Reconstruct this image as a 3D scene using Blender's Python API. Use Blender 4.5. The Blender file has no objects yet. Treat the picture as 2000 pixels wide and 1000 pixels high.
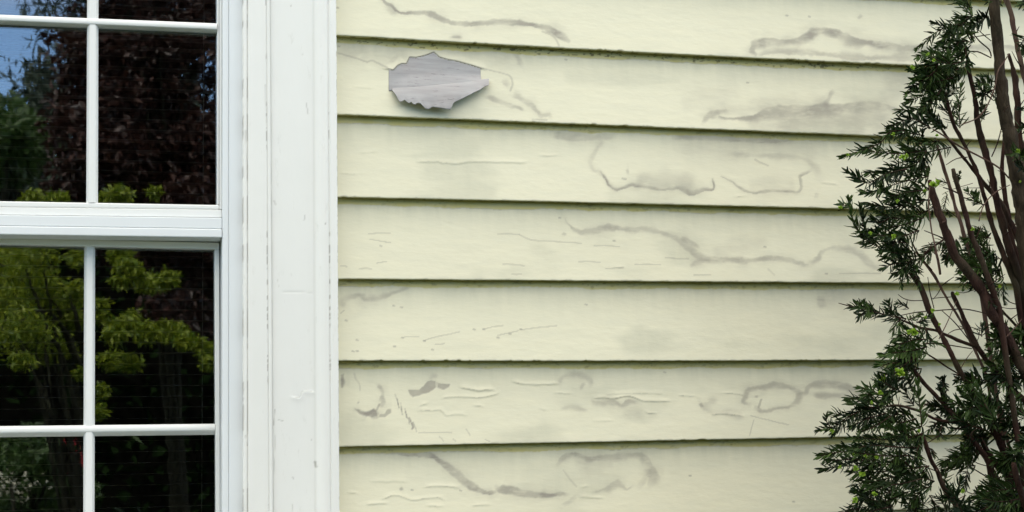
import bpy, bmesh, math, random
import numpy as np
from mathutils import Vector, Matrix
S = bpy.context.scene
COL = S.collection
RNG = np.random.default_rng(7)
random.seed(7)

# ------------------------------------------------------------------ camera
F = 3000.0                      # focal length in pixels of the 2000 px wide photograph
YAW, PITCH, ROLL = math.radians(14.8447), math.radians(8.7097), math.radians(-1.5071)
D = 2.25
CAM = np.array([0.0, -D, 1.55])
_cy, _sy, _cp, _sp = math.cos(YAW), math.sin(YAW), math.cos(PITCH), math.sin(PITCH)
_f = np.array([_sy*_cp, _cy*_cp, _sp]); _r = np.array([_cy, -_sy, 0.0]); _u = np.cross(_r, _f)
_c, _s = math.cos(ROLL), math.sin(ROLL)
RX, UY, FW = _c*_r+_s*_u, -_s*_r+_c*_u, _f
cam_d = bpy.data.cameras.new('camera'); cam = bpy.data.objects.new('camera', cam_d); COL.objects.link(cam)
cam.matrix_world = Matrix(((RX[0], UY[0], -FW[0], CAM[0]), (RX[1], UY[1], -FW[1], CAM[1]), (RX[2], UY[2], -FW[2], CAM[2]), (0, 0, 0, 1)))
cam_d.sensor_width = 36; cam_d.lens = F/2000*36; cam_d.clip_start = 0.05; cam_d.clip_end = 500
S.camera = cam

# ------------------------------------------------------------------ sky and sun (sun stands behind the house)
SUN_EL, SUN_AZ = math.radians(56), math.radians(-14)      # azimuth from +y towards +x
sdir = Vector((math.sin(SUN_AZ)*math.cos(SUN_EL), math.cos(SUN_AZ)*math.cos(SUN_EL), math.sin(SUN_EL)))
W = bpy.data.worlds.new('World'); S.world = W; W.use_nodes = True
nt = W.node_tree; N = nt.nodes; L = nt.links
bg = N['Background']; bg.inputs['Strength'].default_value = 0.15
sky = N.new('ShaderNodeTexSky'); sky.sky_type = 'NISHITA'; sky.sun_disc = False
sky.sun_elevation = SUN_EL; sky.sun_rotation = SUN_AZ; sky.air_density = 1.0; sky.dust_density = .6; sky.ozone_density = 3.0
tc = N.new('ShaderNodeTexCoord'); mp = N.new('ShaderNodeMapping'); mp.inputs['Scale'].default_value = (1.0, 1.0, 2.6)
ns = N.new('ShaderNodeTexNoise'); ns.inputs['Scale'].default_value = 2.3; ns.inputs['Detail'].default_value = 7; ns.inputs['Roughness'].default_value = .58
rp = N.new('ShaderNodeValToRGB'); rp.color_ramp.elements[0].position = .26; rp.color_ramp.elements[1].position = .46
mx = N.new('ShaderNodeMix'); mx.data_type = 'RGBA'; mx.inputs['B'].default_value = (14.3, 13.4, 11.7, 1)
L.new(tc.outputs['Generated'], mp.inputs['Vector']); L.new(mp.outputs['Vector'], ns.inputs['Vector']); L.new(ns.outputs['Fac'], rp.inputs['Fac'])
sx = N.new('ShaderNodeSeparateXYZ'); L.new(tc.outputs['Generated'], sx.inputs[0])
cl = N.new('ShaderNodeMapRange'); cl.inputs[1].default_value = .29; cl.inputs[2].default_value = .42; cl.inputs[3].default_value = .03; L.new(sx.outputs['Z'], cl.inputs[0])
cm_ = N.new('ShaderNodeMath'); cm_.operation = 'MULTIPLY'; L.new(rp.outputs['Color'], cm_.inputs[0]); L.new(cl.outputs[0], cm_.inputs[1])
L.new(cm_.outputs[0], mx.inputs['Factor']); hs = N.new('ShaderNodeHueSaturation'); hs.inputs['Saturation'].default_value = 1.1; hs.inputs['Value'].default_value = 2.1
L.new(sky.outputs['Color'], hs.inputs['Color']); L.new(hs.outputs['Color'], mx.inputs['A']); L.new(mx.outputs['Result'], bg.inputs['Color'])
sd = bpy.data.lights.new('sun', 'SUN'); sd.energy = 4.0; sd.angle = math.radians(.5); sd.color = (1, .95, .87)
so = bpy.data.objects.new('sun', sd); COL.objects.link(so); so.rotation_euler = sdir.to_track_quat('Z', 'Y').to_euler(); so.location = (0, 0, 8)
S.view_settings.view_transform = 'Standard'; S.view_settings.look = 'None'; S.view_settings.gamma = 1
S.view_settings.exposure = 0.52
try:
    S.cycles.transparent_max_bounces = 24
except Exception: pass

# ------------------------------------------------------------------ helpers
def ray(px, py):
    return (px-1000)/F*RX-(py-500)/F*UY+FW
def at(px, py, y=0.0):            # the point of the plane y that the photo shows at pixel px, py
    d = ray(px, py); t = (y-CAM[1])/d[1]
    return CAM+t*d
def proj(P):                      # world points (n,3) to photo pixels
    v = P-CAM; z = v@FW
    return 1000+F*(v@RX)/z, 500-F*(v@UY)/z
def mirror_at(px, py, dist):      # the point the window glass reflects at that pixel, dist metres in front of the wall
    g = at(px, py, .03); d = ray(px, py); t = (dist+.03)/d[1]
    return g+t*np.array([d[0], -d[1], d[2]])

def hash2(ix, iy, seed):
    n = (ix.astype(np.int64)*374761393+iy.astype(np.int64)*668265263+seed*1442695041) & 0x7fffffff
    n = ((n ^ (n >> 13))*1274126177) & 0x7fffffff
    n = ((n ^ (n >> 15))*987654323) & 0x7fffffff
    return ((n ^ (n >> 12)) & 0xffff)/65535.0
def vnoise(x, y, seed=0):
    ix, iy = np.floor(x), np.floor(y); fx, fy = x-ix, y-iy
    fx = fx*fx*(3-2*fx); fy = fy*fy*(3-2*fy)
    a, b = hash2(ix, iy, seed), hash2(ix+1, iy, seed); c, d = hash2(ix, iy+1, seed), hash2(ix+1, iy+1, seed)
    return (a*(1-fx)+b*fx)*(1-fy)+(c*(1-fx)+d*fx)*fy
def fbm(x, y, seed=0, o=4):
    s = 0; a = .5
    for k in range(o):
        s = s+a*vnoise(x, y, seed+k*17); x = x*2.03+11.3; y = y*2.03+5.7; a *= .5
    return s/(1-.5**o)
def sstep(a, b, x):
    t = np.clip((x-a)/(b-a), 0, 1); return t*t*(3-2*t)
def catmull(pts, step=4.0):
    P = np.array(pts, float)
    if len(P) < 3:
        n = max(2, int(np.linalg.norm(P[-1, :2]-P[0, :2])/step)+1)
        t = np.linspace(0, 1, n)[:, None]; return P[0]*(1-t)+P[-1]*t
    Q = np.vstack([2*P[0]-P[1], P, 2*P[-1]-P[-2]]); out = []
    for i in range(1, len(Q)-2):
        n = max(2, int(np.linalg.norm(Q[i+1, :2]-Q[i, :2])/step)+1)
        t = np.linspace(0, 1, n, endpoint=False)[:, None]
        a, b, c, d = Q[i-1], Q[i], Q[i+1], Q[i+2]
        out.append(.5*(2*b+(c-a)*t+(2*a-5*b+4*c-d)*t*t+(3*b-a-3*c+d)*t**3))
    out.append(P[-1:]); return np.vstack(out)

def link(name, me, mats=None, parent=None, smooth=True):
    o = bpy.data.objects.new(name, me); COL.objects.link(o)
    for m in (mats if isinstance(mats, (list, tuple)) else [mats]):
        if m: me.materials.append(m)
    if parent is not None:
        o.parent = parent; o.matrix_parent_inverse = parent.matrix_world.inverted()
    if smooth and len(me.polygons): me.polygons.foreach_set('use_smooth', [True]*len(me.polygons))
    return o
def mesh_np(verts, quads, attrs=None):
    me = bpy.data.meshes.new('m'); verts = np.asarray(verts, np.float32); quads = np.asarray(quads, np.int32)
    k = quads.shape[1]
    me.vertices.add(len(verts)); me.vertices.foreach_set('co', verts.ravel())
    me.loops.add(quads.size); me.loops.foreach_set('vertex_index', quads.ravel())
    me.polygons.add(len(quads)); me.polygons.foreach_set('loop_start', np.arange(len(quads), dtype=np.int32)*k)
    try: me.polygons.foreach_set('loop_total', np.full(len(quads), k, np.int32))
    except Exception: pass
    me.update(calc_edges=True)
    for n, v in (attrs or {}).items():
        a = me.attributes.new(n, 'FLOAT', 'POINT'); a.data.foreach_set('value', np.asarray(v, np.float32).ravel())
    return me
def grid_quads(r, c):
    i = np.arange(r-1)[:, None]*c+np.arange(c-1)[None, :]
    return np.stack([i, i+1, i+c+1, i+c], -1).reshape(-1, 4)
def empty(name, loc, label=None, cat=None, group=None):
    o = bpy.data.objects.new(name, None); COL.objects.link(o); o.location = loc; o.empty_display_size = .1
    tag(o, label, cat, group, 'thing' if label else None); bpy.context.view_layer.update(); return o
def tag(o, label=None, cat=None, group=None, kind=None):
    for k, v in (('label', label), ('category', cat), ('group', group), ('kind', kind)):
        if v: o[k] = v
    return o
class MB:                                   # collects bars and slabs for ONE mesh
    def __init__(s): s.bm = bmesh.new()
    def hexa(s, front, back, bev=.0012, seg=2):
        vs = [s.bm.verts.new(Vector(p)) for p in list(front)+list(back)]
        fs = [(0, 1, 2, 3), (7, 6, 5, 4), (0, 4, 5, 1), (1, 5, 6, 2), (2, 6, 7, 3), (3, 7, 4, 0)]
        faces = [s.bm.faces.new([vs[i] for i in f]) for f in fs]
        if bev:
            es = list({e for f in faces for e in f.edges})
            bmesh.ops.bevel(s.bm, geom=es, offset=bev, segments=seg, profile=.5, affect='EDGES')
        return s
    def slab(s, quad, yf, yb, bev=.0012):   # quad: four photo pixels (TL, TR, BR, BL) seen on plane yf
        f = [at(x, y, yf) for x, y in quad]
        b = [np.array([p[0], yb, p[2]]) for p in f]
        return s.hexa(f, b, bev)
    def box(s, x0, x1, y0, y1, z0, z1, bev=0):
        f = [(x0, y0, z1), (x1, y0, z1), (x1, y0, z0), (x0, y0, z0)]
        return s.hexa(f, [(p[0], y1, p[2]) for p in f], bev)
    def build(s, name, mat, parent=None, smooth=False):
        bmesh.ops.recalc_face_normals(s.bm, faces=s.bm.faces)
        me = bpy.data.meshes.new(name); s.bm.to_mesh(me); s.bm.free()
        return link(name, me, mat, parent, smooth)

# ---- materials
def mat(name):
    m = bpy.data.materials.new(name); m.use_nodes = True; t = m.node_tree
    return m, t, t.nodes, t.links, t.nodes['Principled BSDF']
def attr(N, name):
    a = N.new('ShaderNodeAttribute'); a.attribute_name = name; return a.outputs['Fac']
def noise(N, L, scale, detail=4, rough=.55, stretch=None, coord='Object'):
    tc = N.new('ShaderNodeTexCoord'); n = N.new('ShaderNodeTexNoise'); n.inputs['Scale'].default_value = scale
    n.inputs['Detail'].default_value = detail; n.inputs['Roughness'].default_value = rough
    if stretch:
        m = N.new('ShaderNodeMapping'); m.inputs['Scale'].default_value = stretch
        L.new(tc.outputs[coord], m.inputs['Vector']); L.new(m.outputs['Vector'], n.inputs['Vector'])
    else: L.new(tc.outputs[coord], n.inputs['Vector'])
    return n.outputs['Fac']
def mix(N, L, fac, a, b):
    m = N.new('ShaderNodeMix'); m.data_type = 'RGBA'
    for k, v in (('Factor', fac), ('A', a), ('B', b)):
        if isinstance(v, (int, float)): m.inputs[k].default_value = v
        elif isinstance(v, tuple): m.inputs[k].default_value = (*v, 1)
        else: L.new(v, m.inputs[k])
    return m.outputs['Result']
def remap(N, L, v, a, b, c=0., d=1.):
    m = N.new('ShaderNodeMapRange'); m.inputs[1].default_value = a; m.inputs[2].default_value = b; m.inputs[3].default_value = c; m.inputs[4].default_value = d
    L.new(v, m.inputs[0]); return m.outputs[0]
def bump(N, L, P, h, strength, dist):
    b = N.new('ShaderNodeBump'); b.inputs['Strength'].default_value = strength; b.inputs['Distance'].default_value = dist
    L.new(h, b.inputs['Height']); L.new(b.outputs['Normal'], P.inputs['Normal'])

def siding_mat():
    m, t, N, L, P = mat('cream_siding_paint')
    n1 = noise(N, L, 3.0, 5, .6, (1, 1, 2.5)); n2 = noise(N, L, 60, 4, .6, (.25, 1, 1.2)); n3 = noise(N, L, 26, 5, .65, (2.2, 1, .4))
    c = mix(N, L, remap(N, L, n1, .3, .7), (.775, .742, .568), (.73, .697, .532))
    c = mix(N, L, remap(N, L, n2, .35, .75, 0, .25), c, (.60, .60, .49))
    g = N.new('ShaderNodeMath'); g.operation = 'MULTIPLY'; L.new(attr(N, 'dust_shade'), g.inputs[0]); L.new(remap(N, L, n3, .3, .7, .75, 1.1), g.inputs[1])
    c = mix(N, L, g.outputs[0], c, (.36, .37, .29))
    c = mix(N, L, attr(N, 'stain'), c, (.215, .195, .175))  # stain marks, and the shadow line painted along the torn rim
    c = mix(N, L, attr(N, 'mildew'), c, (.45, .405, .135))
    c = mix(N, L, attr(N, 'speck'), c, (.06, .05, .02))
    L.new(c, P.inputs['Base Color']); P.inputs['Roughness'].default_value = .55; P.inputs['Specular IOR Level'].default_value = .3
    bump(N, L, P, noise(N, L, 240, 5, .65, (.3, 1, 1)), .2, .0013)
    return m
def white_mat(name, col, grime=True, rough=.45):
    m, t, N, L, P = mat(name)
    n1 = noise(N, L, 5, 5, .6, (1, 1, .3)); c = mix(N, L, remap(N, L, n1, .3, .75), col, tuple(v*.93 for v in col))
    if grime:
        n2 = noise(N, L, 90, 4, .7, (1, 1, .3))
        c = mix(N, L, remap(N, L, n2, .62, .8, 0, .35), c, (.52, .51, .46))
        c = mix(N, L, attr(N, 'stain'), c, (.22, .20, .17))
    L.new(c, P.inputs['Base Color']); P.inputs['Roughness'].default_value = rough; P.inputs['Specular IOR Level'].default_value = .35
    bump(N, L, P, noise(N, L, 180, 3, .6, (1, 1, .12)), .12, .001)
    return m
def plain_mat(name, col, rough=.6, var=.12, scale=30, stretch=None, bmp=0, spec=.3):
    m, t, N, L, P = mat(name)
    n = noise(N, L, scale, 5, .6, stretch)
    c = mix(N, L, remap(N, L, n, .3, .7), tuple(v*(1-var) for v in col), tuple(min(1, v*(1+var)) for v in col))
    L.new(c, P.inputs['Base Color']); P.inputs['Roughness'].default_value = rough; P.inputs['Specular IOR Level'].default_value = spec
    if bmp: bump(N, L, P, n, bmp, .002)
    return m
def leaf_mat(name, a, b, rough=.4, trans=0.0, spec=.4):
    m, t, N, L, P = mat(name)
    c = mix(N, L, attr(N, 'tone'), a, b); L.new(c, P.inputs['Base Color'])
    P.inputs['Roughness'].default_value = rough; P.inputs['Specular IOR Level'].default_value = spec
    if trans:
        tr = N.new('ShaderNodeBsdfTranslucent'); L.new(c, tr.inputs['Color'])
        ms = N.new('ShaderNodeMixShader'); ms.inputs[0].default_value = trans
        L.new(P.outputs[0], ms.inputs[1]); L.new(tr.outputs[0], ms.inputs[2]); L.new(ms.outputs[0], N['Material Output'].inputs['Surface'])
    return m
M = {}
M['siding'] = siding_mat()
M['trim'] = white_mat('white_trim_paint', (.82, .82, .79))
M['vinyl'] = white_mat('white_vinyl', (.76, .79, .81), False, .35)
M['sash'] = white_mat('white_sash_paint', (.80, .81, .80), False, .4)
M['caulk'] = white_mat('white_caulk', (.85, .85, .81), False, .6)
M['gap'] = plain_mat('dark_gap', (.03, .03, .025))
M['shade'] = plain_mat('hedge_inner_shade', (.004, .004, .003), 1.0, .2, 8, None, 0, 0)  # near-black colour holds the shade inside the hedge
M['concrete'] = plain_mat('concrete', (.30, .29, .27), .9, .2, 12, None, .4)
M['room'] = plain_mat('unlit_room_black', (.012, .011, .010), .95, .2, 3, None, 0, .0)  # near-black walls: darkness of the unlit room put into the colour
M['blind'] = plain_mat('brown_blind', (.20, .165, .13), .6)
M['cord'] = plain_mat('blind_cord', (.30, .28, .24), .8)
M['sheath'] = plain_mat('sheathing', (.25, .2, .14), .9)
def glass_mat():
    m, t, N, L, P = mat('window_glass'); N.remove(P)
    g = N.new('ShaderNodeBsdfGlossy'); g.inputs['Roughness'].default_value = .014; g.inputs['Color'].default_value = (.95, .98, 1, 1)
    tr = N.new('ShaderNodeBsdfTransparent'); tr.inputs['Color'].default_value = (.86, .88, .87, 1)
    fr = N.new('ShaderNodeFresnel'); fr.inputs['IOR'].default_value = 2.2
    ms = N.new('ShaderNodeMixShader'); L.new(fr.outputs[0], ms.inputs[0]); L.new(tr.outputs[0], ms.inputs[1]); L.new(g.outputs[0], ms.inputs[2])
    L.new(ms.outputs[0], N['Material Output'].inputs['Surface'])
    b = N.new('ShaderNodeBump'); b.inputs['Strength'].default_value = .022; b.inputs['Distance'].default_value = .004
    L.new(noise(N, L, 14, 2, .5), b.inputs['Height']); L.new(b.outputs['Normal'], g.inputs['Normal'])
    return m
M['glass'] = glass_mat()

# ------------------------------------------------------------------ painted clapboards
EDGES = [                                   # lower edge of each visible course: photo points along it
    [(660, -90), (1150, -52), (1780, -11)],
    [(660, 67), (1150, 95), (1780, 126)],
    [(660, 222), (1150, 241.5), (1720, 264)],
    [(660, 383), (1150, 394), (1640, 406)],
    [(660, 543), (1150, 547), (1640, 550.5)],
    [(660, 703), (1150, 703.5), (1680, 702)],
    [(660, 871), (1150, 862), (1600, 853)],
    [(660, 1041), (1150, 1020), (1950, 987)],
]
EZ = []                                     # every edge as a height polynomial z(x)
for e in EDGES:
    P = np.array([at(x, y, 0) for x, y in e]); EZ.append(np.polyfit(P[:, 0], P[:, 2], 2 if abs(len(e)-3) < 1 else 1))
XC = at(1150, 500, 0)[0]
EXPO = np.mean(-np.diff([np.polyval(p, XC) for p in EZ]))
TH = .0115                                  # butt thickness
XL, XR = at(648, 500, 0)[0], at(2030, 500, 0)[0]

# ---- stains, scratches and lifted paint, all as (x, y[, width]) on the boards
STR = []   # (points, width, strength, upper softness, lower softness)
def st(pts, w=None, s=.6, su=.5, sl=.5):
    STR.append(([p if len(p) == 3 else (*p, w) for p in pts], s, su, sl))
st([(742,-4,3),(752,5,3),(762,10,4),(774,20,4),(785,26,3),(807,25,4),(830,24,5),(848,30,7),(862,37,8),(887,45,7),(925,47,6),(962,44,5.5),(1000,44,5),(1037,48,4.5),(1065,54,5),(1087,65,6),(1100,73,6),(1108,80,4)], s=.62, su=.45, sl=.35)
st([(757,5,9),(765,20,7),(780,30,4)], s=.3, su=.9, sl=.9)
st([(1060,62,2),(1080,70,2),(1090,85,2),(1092,90,2)], s=.4)
st([(1475,107,6),(1470,100,6),(1474,88,7),(1500,80,6),(1537,82,5),(1560,78,6),(1578,70,8),(1603,61,7),(1637,65,7),(1665,79,8),(1700,85,7),(1745,91,8),(1790,97,8),(1860,96,7),(1930,92,6),(1990,92,6)], s=.60, su=.4, sl=.8)
st([(1481,107,3),(1519,101,5),(1575,103,6),(1631,109,6),(1690,113,6),(1750,113,7),(1790,116,5)], s=.42, su=.9, sl=.5)
st([(1480,84,9),(1500,86,9)], s=.2, su=1, sl=1)
st([(1684,28,3),(1674,38,2)], s=.3)
st([(875,73,2.5),(892,72,2.5),(905,74,2)], s=.5)
st([(660,101,14),(720,104,18),(780,108,18),(850,100,14),(930,102,12),(1000,112,14)], s=.22, su=1, sl=1)
st([(765,112,9),(772,119,7)], s=.3, su=.7, sl=.7)
st([(1005,118,12),(1018,110,10)], s=.32, su=.8, sl=.8)
st([(660,104,1.6),(672,107,1.6),(695,114,1.6),(717,121,1.8),(725,118,1.6),(740,124,1.8),(757,133,1.6)], s=.5, su=.9)
st([(939,132,1.5),(960,138,1.3),(985,144,1.5),(997,150,2),(1001,165,2),(997,177,2)], s=.45, su=.6)
st([(985,152,5),(988,163,6),(984,168,3)], s=.33, su=.7, sl=.6)
st([(1000,183,7),(1020,194,5),(1040,205,5),(1050,217,4),(1058,226,6),(1072,222,4),(1074,231,4)], s=.42, su=.6, sl=.5)
st([(945,191,3),(958,192,4),(975,198,4),(1000,207,4),(1025,215,3)], s=.48, su=.6, sl=.5)
st([(1040,233,1.5),(1068,234,2)], s=.4)
st([(1372,244,3),(1380,230,5),(1402,219,6),(1425,216,3)], s=.5, su=.5, sl=.8)
st([(1405,228,2.5),(1425,232,3),(1462,231,5),(1500,222,9),(1537,215,11),(1575,214,11),(1605,213,11),(1635,211,10),(1669,206,9),(1706,204,9),(1744,213,6),(1765,222,4)], s=.55, su=.35, sl=1.0)
st([(1480,238,14),(1560,236,18),(1640,234,20),(1720,236,20),(1800,238,18),(1900,240,14)], s=.30, su=.9, sl=.9)
st([(1610,212,5),(1616,198,4),(1621,187,4),(1630,174,4)], s=.4, su=.6, sl=.6)
st([(1722,200,16),(1745,175,18),(1775,140,20)], s=.28, su=1, sl=1)
st([(1327,204,14),(1380,190,14),(1450,178,12)], s=.13, su=1, sl=1)
st([(1380,222,10),(1460,210,10),(1560,198,6)], s=.16, su=1, sl=1)
st([(1960,228,5),(1990,230,5)], s=.5)
st([(1080,264,5),(1110,268,7),(1150,269,7),(1200,268,4)], s=.42, su=.8, sl=.4)
st([(1316,268,4),(1380,269,5),(1450,274,5),(1520,275,4),(1560,270,3)], s=.42, su=.9, sl=.3)
st([(1330,285,12),(1400,290,16),(1500,285,14),(1600,290,14)], s=.15, su=1, sl=1)
st([(1177,273,3),(1170,285,3),(1160,300,4),(1153,318,4),(1158,330,3),(1170,338,3),(1177,345,3)], s=.3, su=.8, sl=.8)
st([(1172,335,2),(1180,347,3),(1193,364,2.5),(1206,371,3),(1232,362,2),(1242,363,3),(1261,366,3.5),(1294,371,3.5),(1326,368,3),(1340,374,4),(1352,378,4),(1375,370,3),(1393,369,2),(1391,350,1.6)], s=.62, su=1.0, sl=.25)
st([(1240,352,10),(1280,356,13),(1320,354,13),(1360,364,12)], s=.28, su=1, sl=.8)
st([(1407,344,1.4),(1420,350,1.8),(1433,357,2),(1446,368,2.5),(1469,377,2.5),(1505,373,2.2),(1540,374,2),(1557,376,2),(1565,366,2),(1563,345,2.2),(1574,338,2),(1583,334,3)], s=.55, su=.9, sl=.3)
st([(1460,362,10),(1520,360,14),(1555,355,10)], s=.14, su=1, sl=1)
st([(1426,300,4),(1460,304,4),(1505,305,3),(1560,308,4),(1580,316,3),(1595,330,6),(1603,344,6)], s=.25, su=.8, sl=.8)
st([(1475,312,2.4),(1500,324,1.6)], s=.4)
st([(1222,334,5),(1230,334,5)], s=.3)
st([(1590,380,4),(1600,384,4)], s=.25)
st([(1215,348,1.5),(1222,350,2.2)], s=.55)
st([(1104,427,1.5),(1112,440,2),(1122,448,3.5),(1141,453,4),(1165,449,6),(1190,445,6),(1225,448,5.5),(1260,448,5.5),(1295,455,5),(1323,468,5),(1347,487,5),(1362,500,6),(1382,507,7),(1417,507,6),(1463,510,5),(1505,504,6.5),(1540,508,6),(1575,518,4)], s=.50, su=.5, sl=.6)
st([(1328,464,2.5),(1345,472,4),(1368,485,2)], s=.45)
st([(1345,520,4),(1365,512,5),(1390,505,4)], s=.4, su=.6, sl=.8)
st([(1098,455,3),(1106,460,2)], s=.35)
st([(1580,516,6),(1597,506,4),(1603,494,4),(1618,485,4),(1640,486,6),(1662,488,7),(1680,498,6),(1692,510,5),(1710,522,4),(1735,529,2)], s=.36, su=.7, sl=.7)
st([(1390,496,9),(1440,480,12),(1500,470,8)], s=.13, su=1, sl=1)
st([(1500,526,2),(1512,536,2)], s=.25)
st([(664,600,10),(676,585,8),(702,577,5),(713,585,6),(735,583,5),(755,577,4),(783,567,4),(800,561,3)], s=.40, su=.8, sl=.7)
st([(690,588,14),(740,590,10)], s=.18, su=1, sl=1)
st([(1604,575,4),(1603,590,6),(1611,603,5)], s=.40, su=.7, sl=.7)
st([(1605,585,16),(1650,582,18),(1720,580,16),(1790,580,12)], s=.2, su=1, sl=1)
for a, b in (((786,659),(818,657)),((828,665),(862,656)),((862,656),(897,648)),((944,643),(982,636)),((972,655),(1012,646)),((1017,644),(1088,636)),((720,457),(763,455)),((722,467),(763,474)),((702,525),(726,525)),((736,514),(755,511)),((665,519),(678,521)),((972,457),(1014,458)),((1038,469),(1136,475)),((1014,458),(1038,469)),((982,516),(1024,519)),((1130,511),(1172,512)),((1183,525),(1218,522)),((1300,503),(1345,505)),((1355,537),(1388,537)),((1640,534),(1720,534)),((1000,545-10),(1018,535)),((1160,480),(1210,482)),((850,672),(868,671)),((818,845),(882,845)),((858,853),(866,862)),((885,858),(890,862)),((910,838),(918,850)),((948,858),(956,862)),((1472,821),(1464,851)),((1466,812),(1540,830)),((665,612),(672,606)),((1240,516),(1290,517))):
    st([a, ((a[0]+b[0])/2, (a[1]+b[1])/2+random.uniform(-1.2, 1.2)), b], 1.1, .5, .6, .6)
for x, y in ((786,659),(829,665),(926,643),(945,643),(973,659),(996,652),(1017,643),(769,597),(784,600),(690,686),(698,685),(770,676),(845,683),(698,664),(676,626),(744,480),(1093,425),(1145,594),(1105,116),(1460,161),(1537,30),(1581,32),(1494,482),(1614,534),(1348,929),(1550,980),(1298,727),(900,958),(805,957),(660,15),(662,90),(925,130),(1200,470)):
    st([(x-1.5, y), (x+1.5, y+.6)], 1.8, .62, .5, .5)
for k in range(16):
    t = k/15; x = 771+38*t+random.uniform(-3, 3); y = 779+56*t+random.uniform(-5, 5)
    st([(x, y-5), (x+2.5, y+random.uniform(3, 8))], 1.2, random.uniform(.35, .75), .5, .5)
st([(806,826,2),(808,833,2),(805,838,2)], s=.75)
st([(668,735,4),(669,745,5),(668,757,4)], s=.5)
st([(692,730,2),(695,740,2),(702,750,1.5),(703,762,1.5)], s=.3)
st([(735,748,4),(742,757,5),(747,767,5),(745,776,6),(748,786,5),(740,795,4)], s=.5, su=.5, sl=.6)
st([(690,797,3),(700,803,3),(712,808,4),(722,808,7),(730,803,8),(734,812,7),(722,813,5)], s=.62, su=.4, sl=.3)
st([(736,800,2),(741,790,2)], s=.6)
st([(697,785,3),(702,787,2)], s=.4)
POLY = [([(797,761),(806,762),(818,761),(826,754),(833,746),(842,743),(850,745),(851,757),(838,766),(822,771),(806,776),(800,770)], .62), ([(855,758),(855,748),(862,750),(879,750),(878,756),(866,761)], .6), ([(850,757),(856,757),(855,746),(851,746)], .25),
 ([(693,797),(703,803),(714,806),(722,803),(729,798),(735,801),(737,813),(727,816),(712,812),(700,807)], .6), ([(741,809),(752,808),(757,799),(763,799),(764,806),(752,815),(740,815)], .55), ([(672,730),(665,732),(665,757),(670,757)], .5)]
st([(835,742,4),(848,735,5),(858,733,4)], s=.36, su=.8, sl=.8)
st([(850,740,1.6),(853,750,2)], s=.1)
st([(1092,755,4),(1093,745,4),(1100,737,4),(1117,732,5),(1134,732,4),(1148,738,4),(1154,748,4),(1150,756,3)], s=.34, su=.8, sl=.8)
st([(1133,763,1.6),(1138,752,3),(1146,748,3)], s=.4)
st([(1154,778,2),(1160,788,4),(1180,786,5),(1200,786,6),(1213,792,4),(1230,785,5),(1250,787,4)], s=.4, su=.4, sl=.8)
st([(1212,806,6),(1235,808,7),(1258,805,6)], s=.22, su=.8, sl=.8)
st([(1092,798,3),(1120,796,4),(1150,803,3)], s=.28, su=.7, sl=.7)
st([(1365,794,5),(1374,790,4)], s=.5)
st([(1380,784,5),(1392,785,6),(1375,795,4),(1392,806,4),(1420,806,5),(1445,812,6),(1452,812,5)], s=.26, su=.8, sl=.8)
st([(1463,790,5),(1452,785,5),(1458,772,5),(1462,762,5),(1480,757,5),(1505,752,6),(1525,753,6),(1545,757,6),(1558,764,6),(1560,775,6),(1555,785,5),(1540,795,4),(1512,799,4),(1490,803,4),(1477,798,4)], s=.52, su=.6, sl=.6)
st([(1476,772,4),(1477,778,3)], s=.55)
st([(1482,795,2.5),(1487,780,2)], s=.6)
st([(1560,772,5),(1575,766,5),(1577,757,5),(1592,751,6),(1610,749,6),(1640,753,6),(1662,760,6),(1680,770,5),(1692,778,4)], s=.48, su=.4, sl=.6)
st([(1585,770,5),(1602,773,5),(1630,773,5),(1661,776,6),(1700,782,6)], s=.42, su=.6, sl=.6)
st([(1660,785,2),(1700,786,2)], s=.3)
st([(1760,775,10),(1800,790,10)], s=.25, su=1, sl=1)
st([(665,879,3),(700,881,4),(770,883,4),(800,888,5),(830,889,6),(848,893,6),(860,902,7),(884,921,7.5),(905,939,7.5),(927,954,7),(945,961,6),(958,963,7),(966,962,5)], s=.62, su=.35, sl=.4)
st([(970,951,4),(976,958,8),(992,958,8),(1025,964,6.5),(1064,967,5),(1085,966,4),(1110,964,2)], s=.60, su=.35, sl=.4)
st([(1088,908,4),(1096,897,5),(1110,890,5),(1128,888,5),(1150,895,6),(1180,893,6),(1206,892,6),(1232,888,6),(1250,889,5),(1266,903,7),(1274,920,8),(1276,934,7),(1270,946,5)], s=.46, su=.4, sl=.8)
st([(1120,900,10),(1160,905,12),(1200,905,12)], s=.2, su=1, sl=1)
st([(1250,935,10),(1262,945,8)], s=.22, su=1, sl=1)
st([(1100,918,1.5),(1112,935,2),(1126,950,2)], s=.3)
st([(1157,962,2),(1175,957,3),(1190,952,6),(1206,945,6),(1216,950,5),(1225,955,2),(1240,948,3)], s=.36, su=.5, sl=.8)
st([(1050,966,3),(1075,967,4),(1095,963,2)], s=.5)
st([(1108,975,10),(1115,985,8)], s=.2, su=1, sl=1)
st([(780,957,2),(788,953,3)], s=.6)
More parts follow.
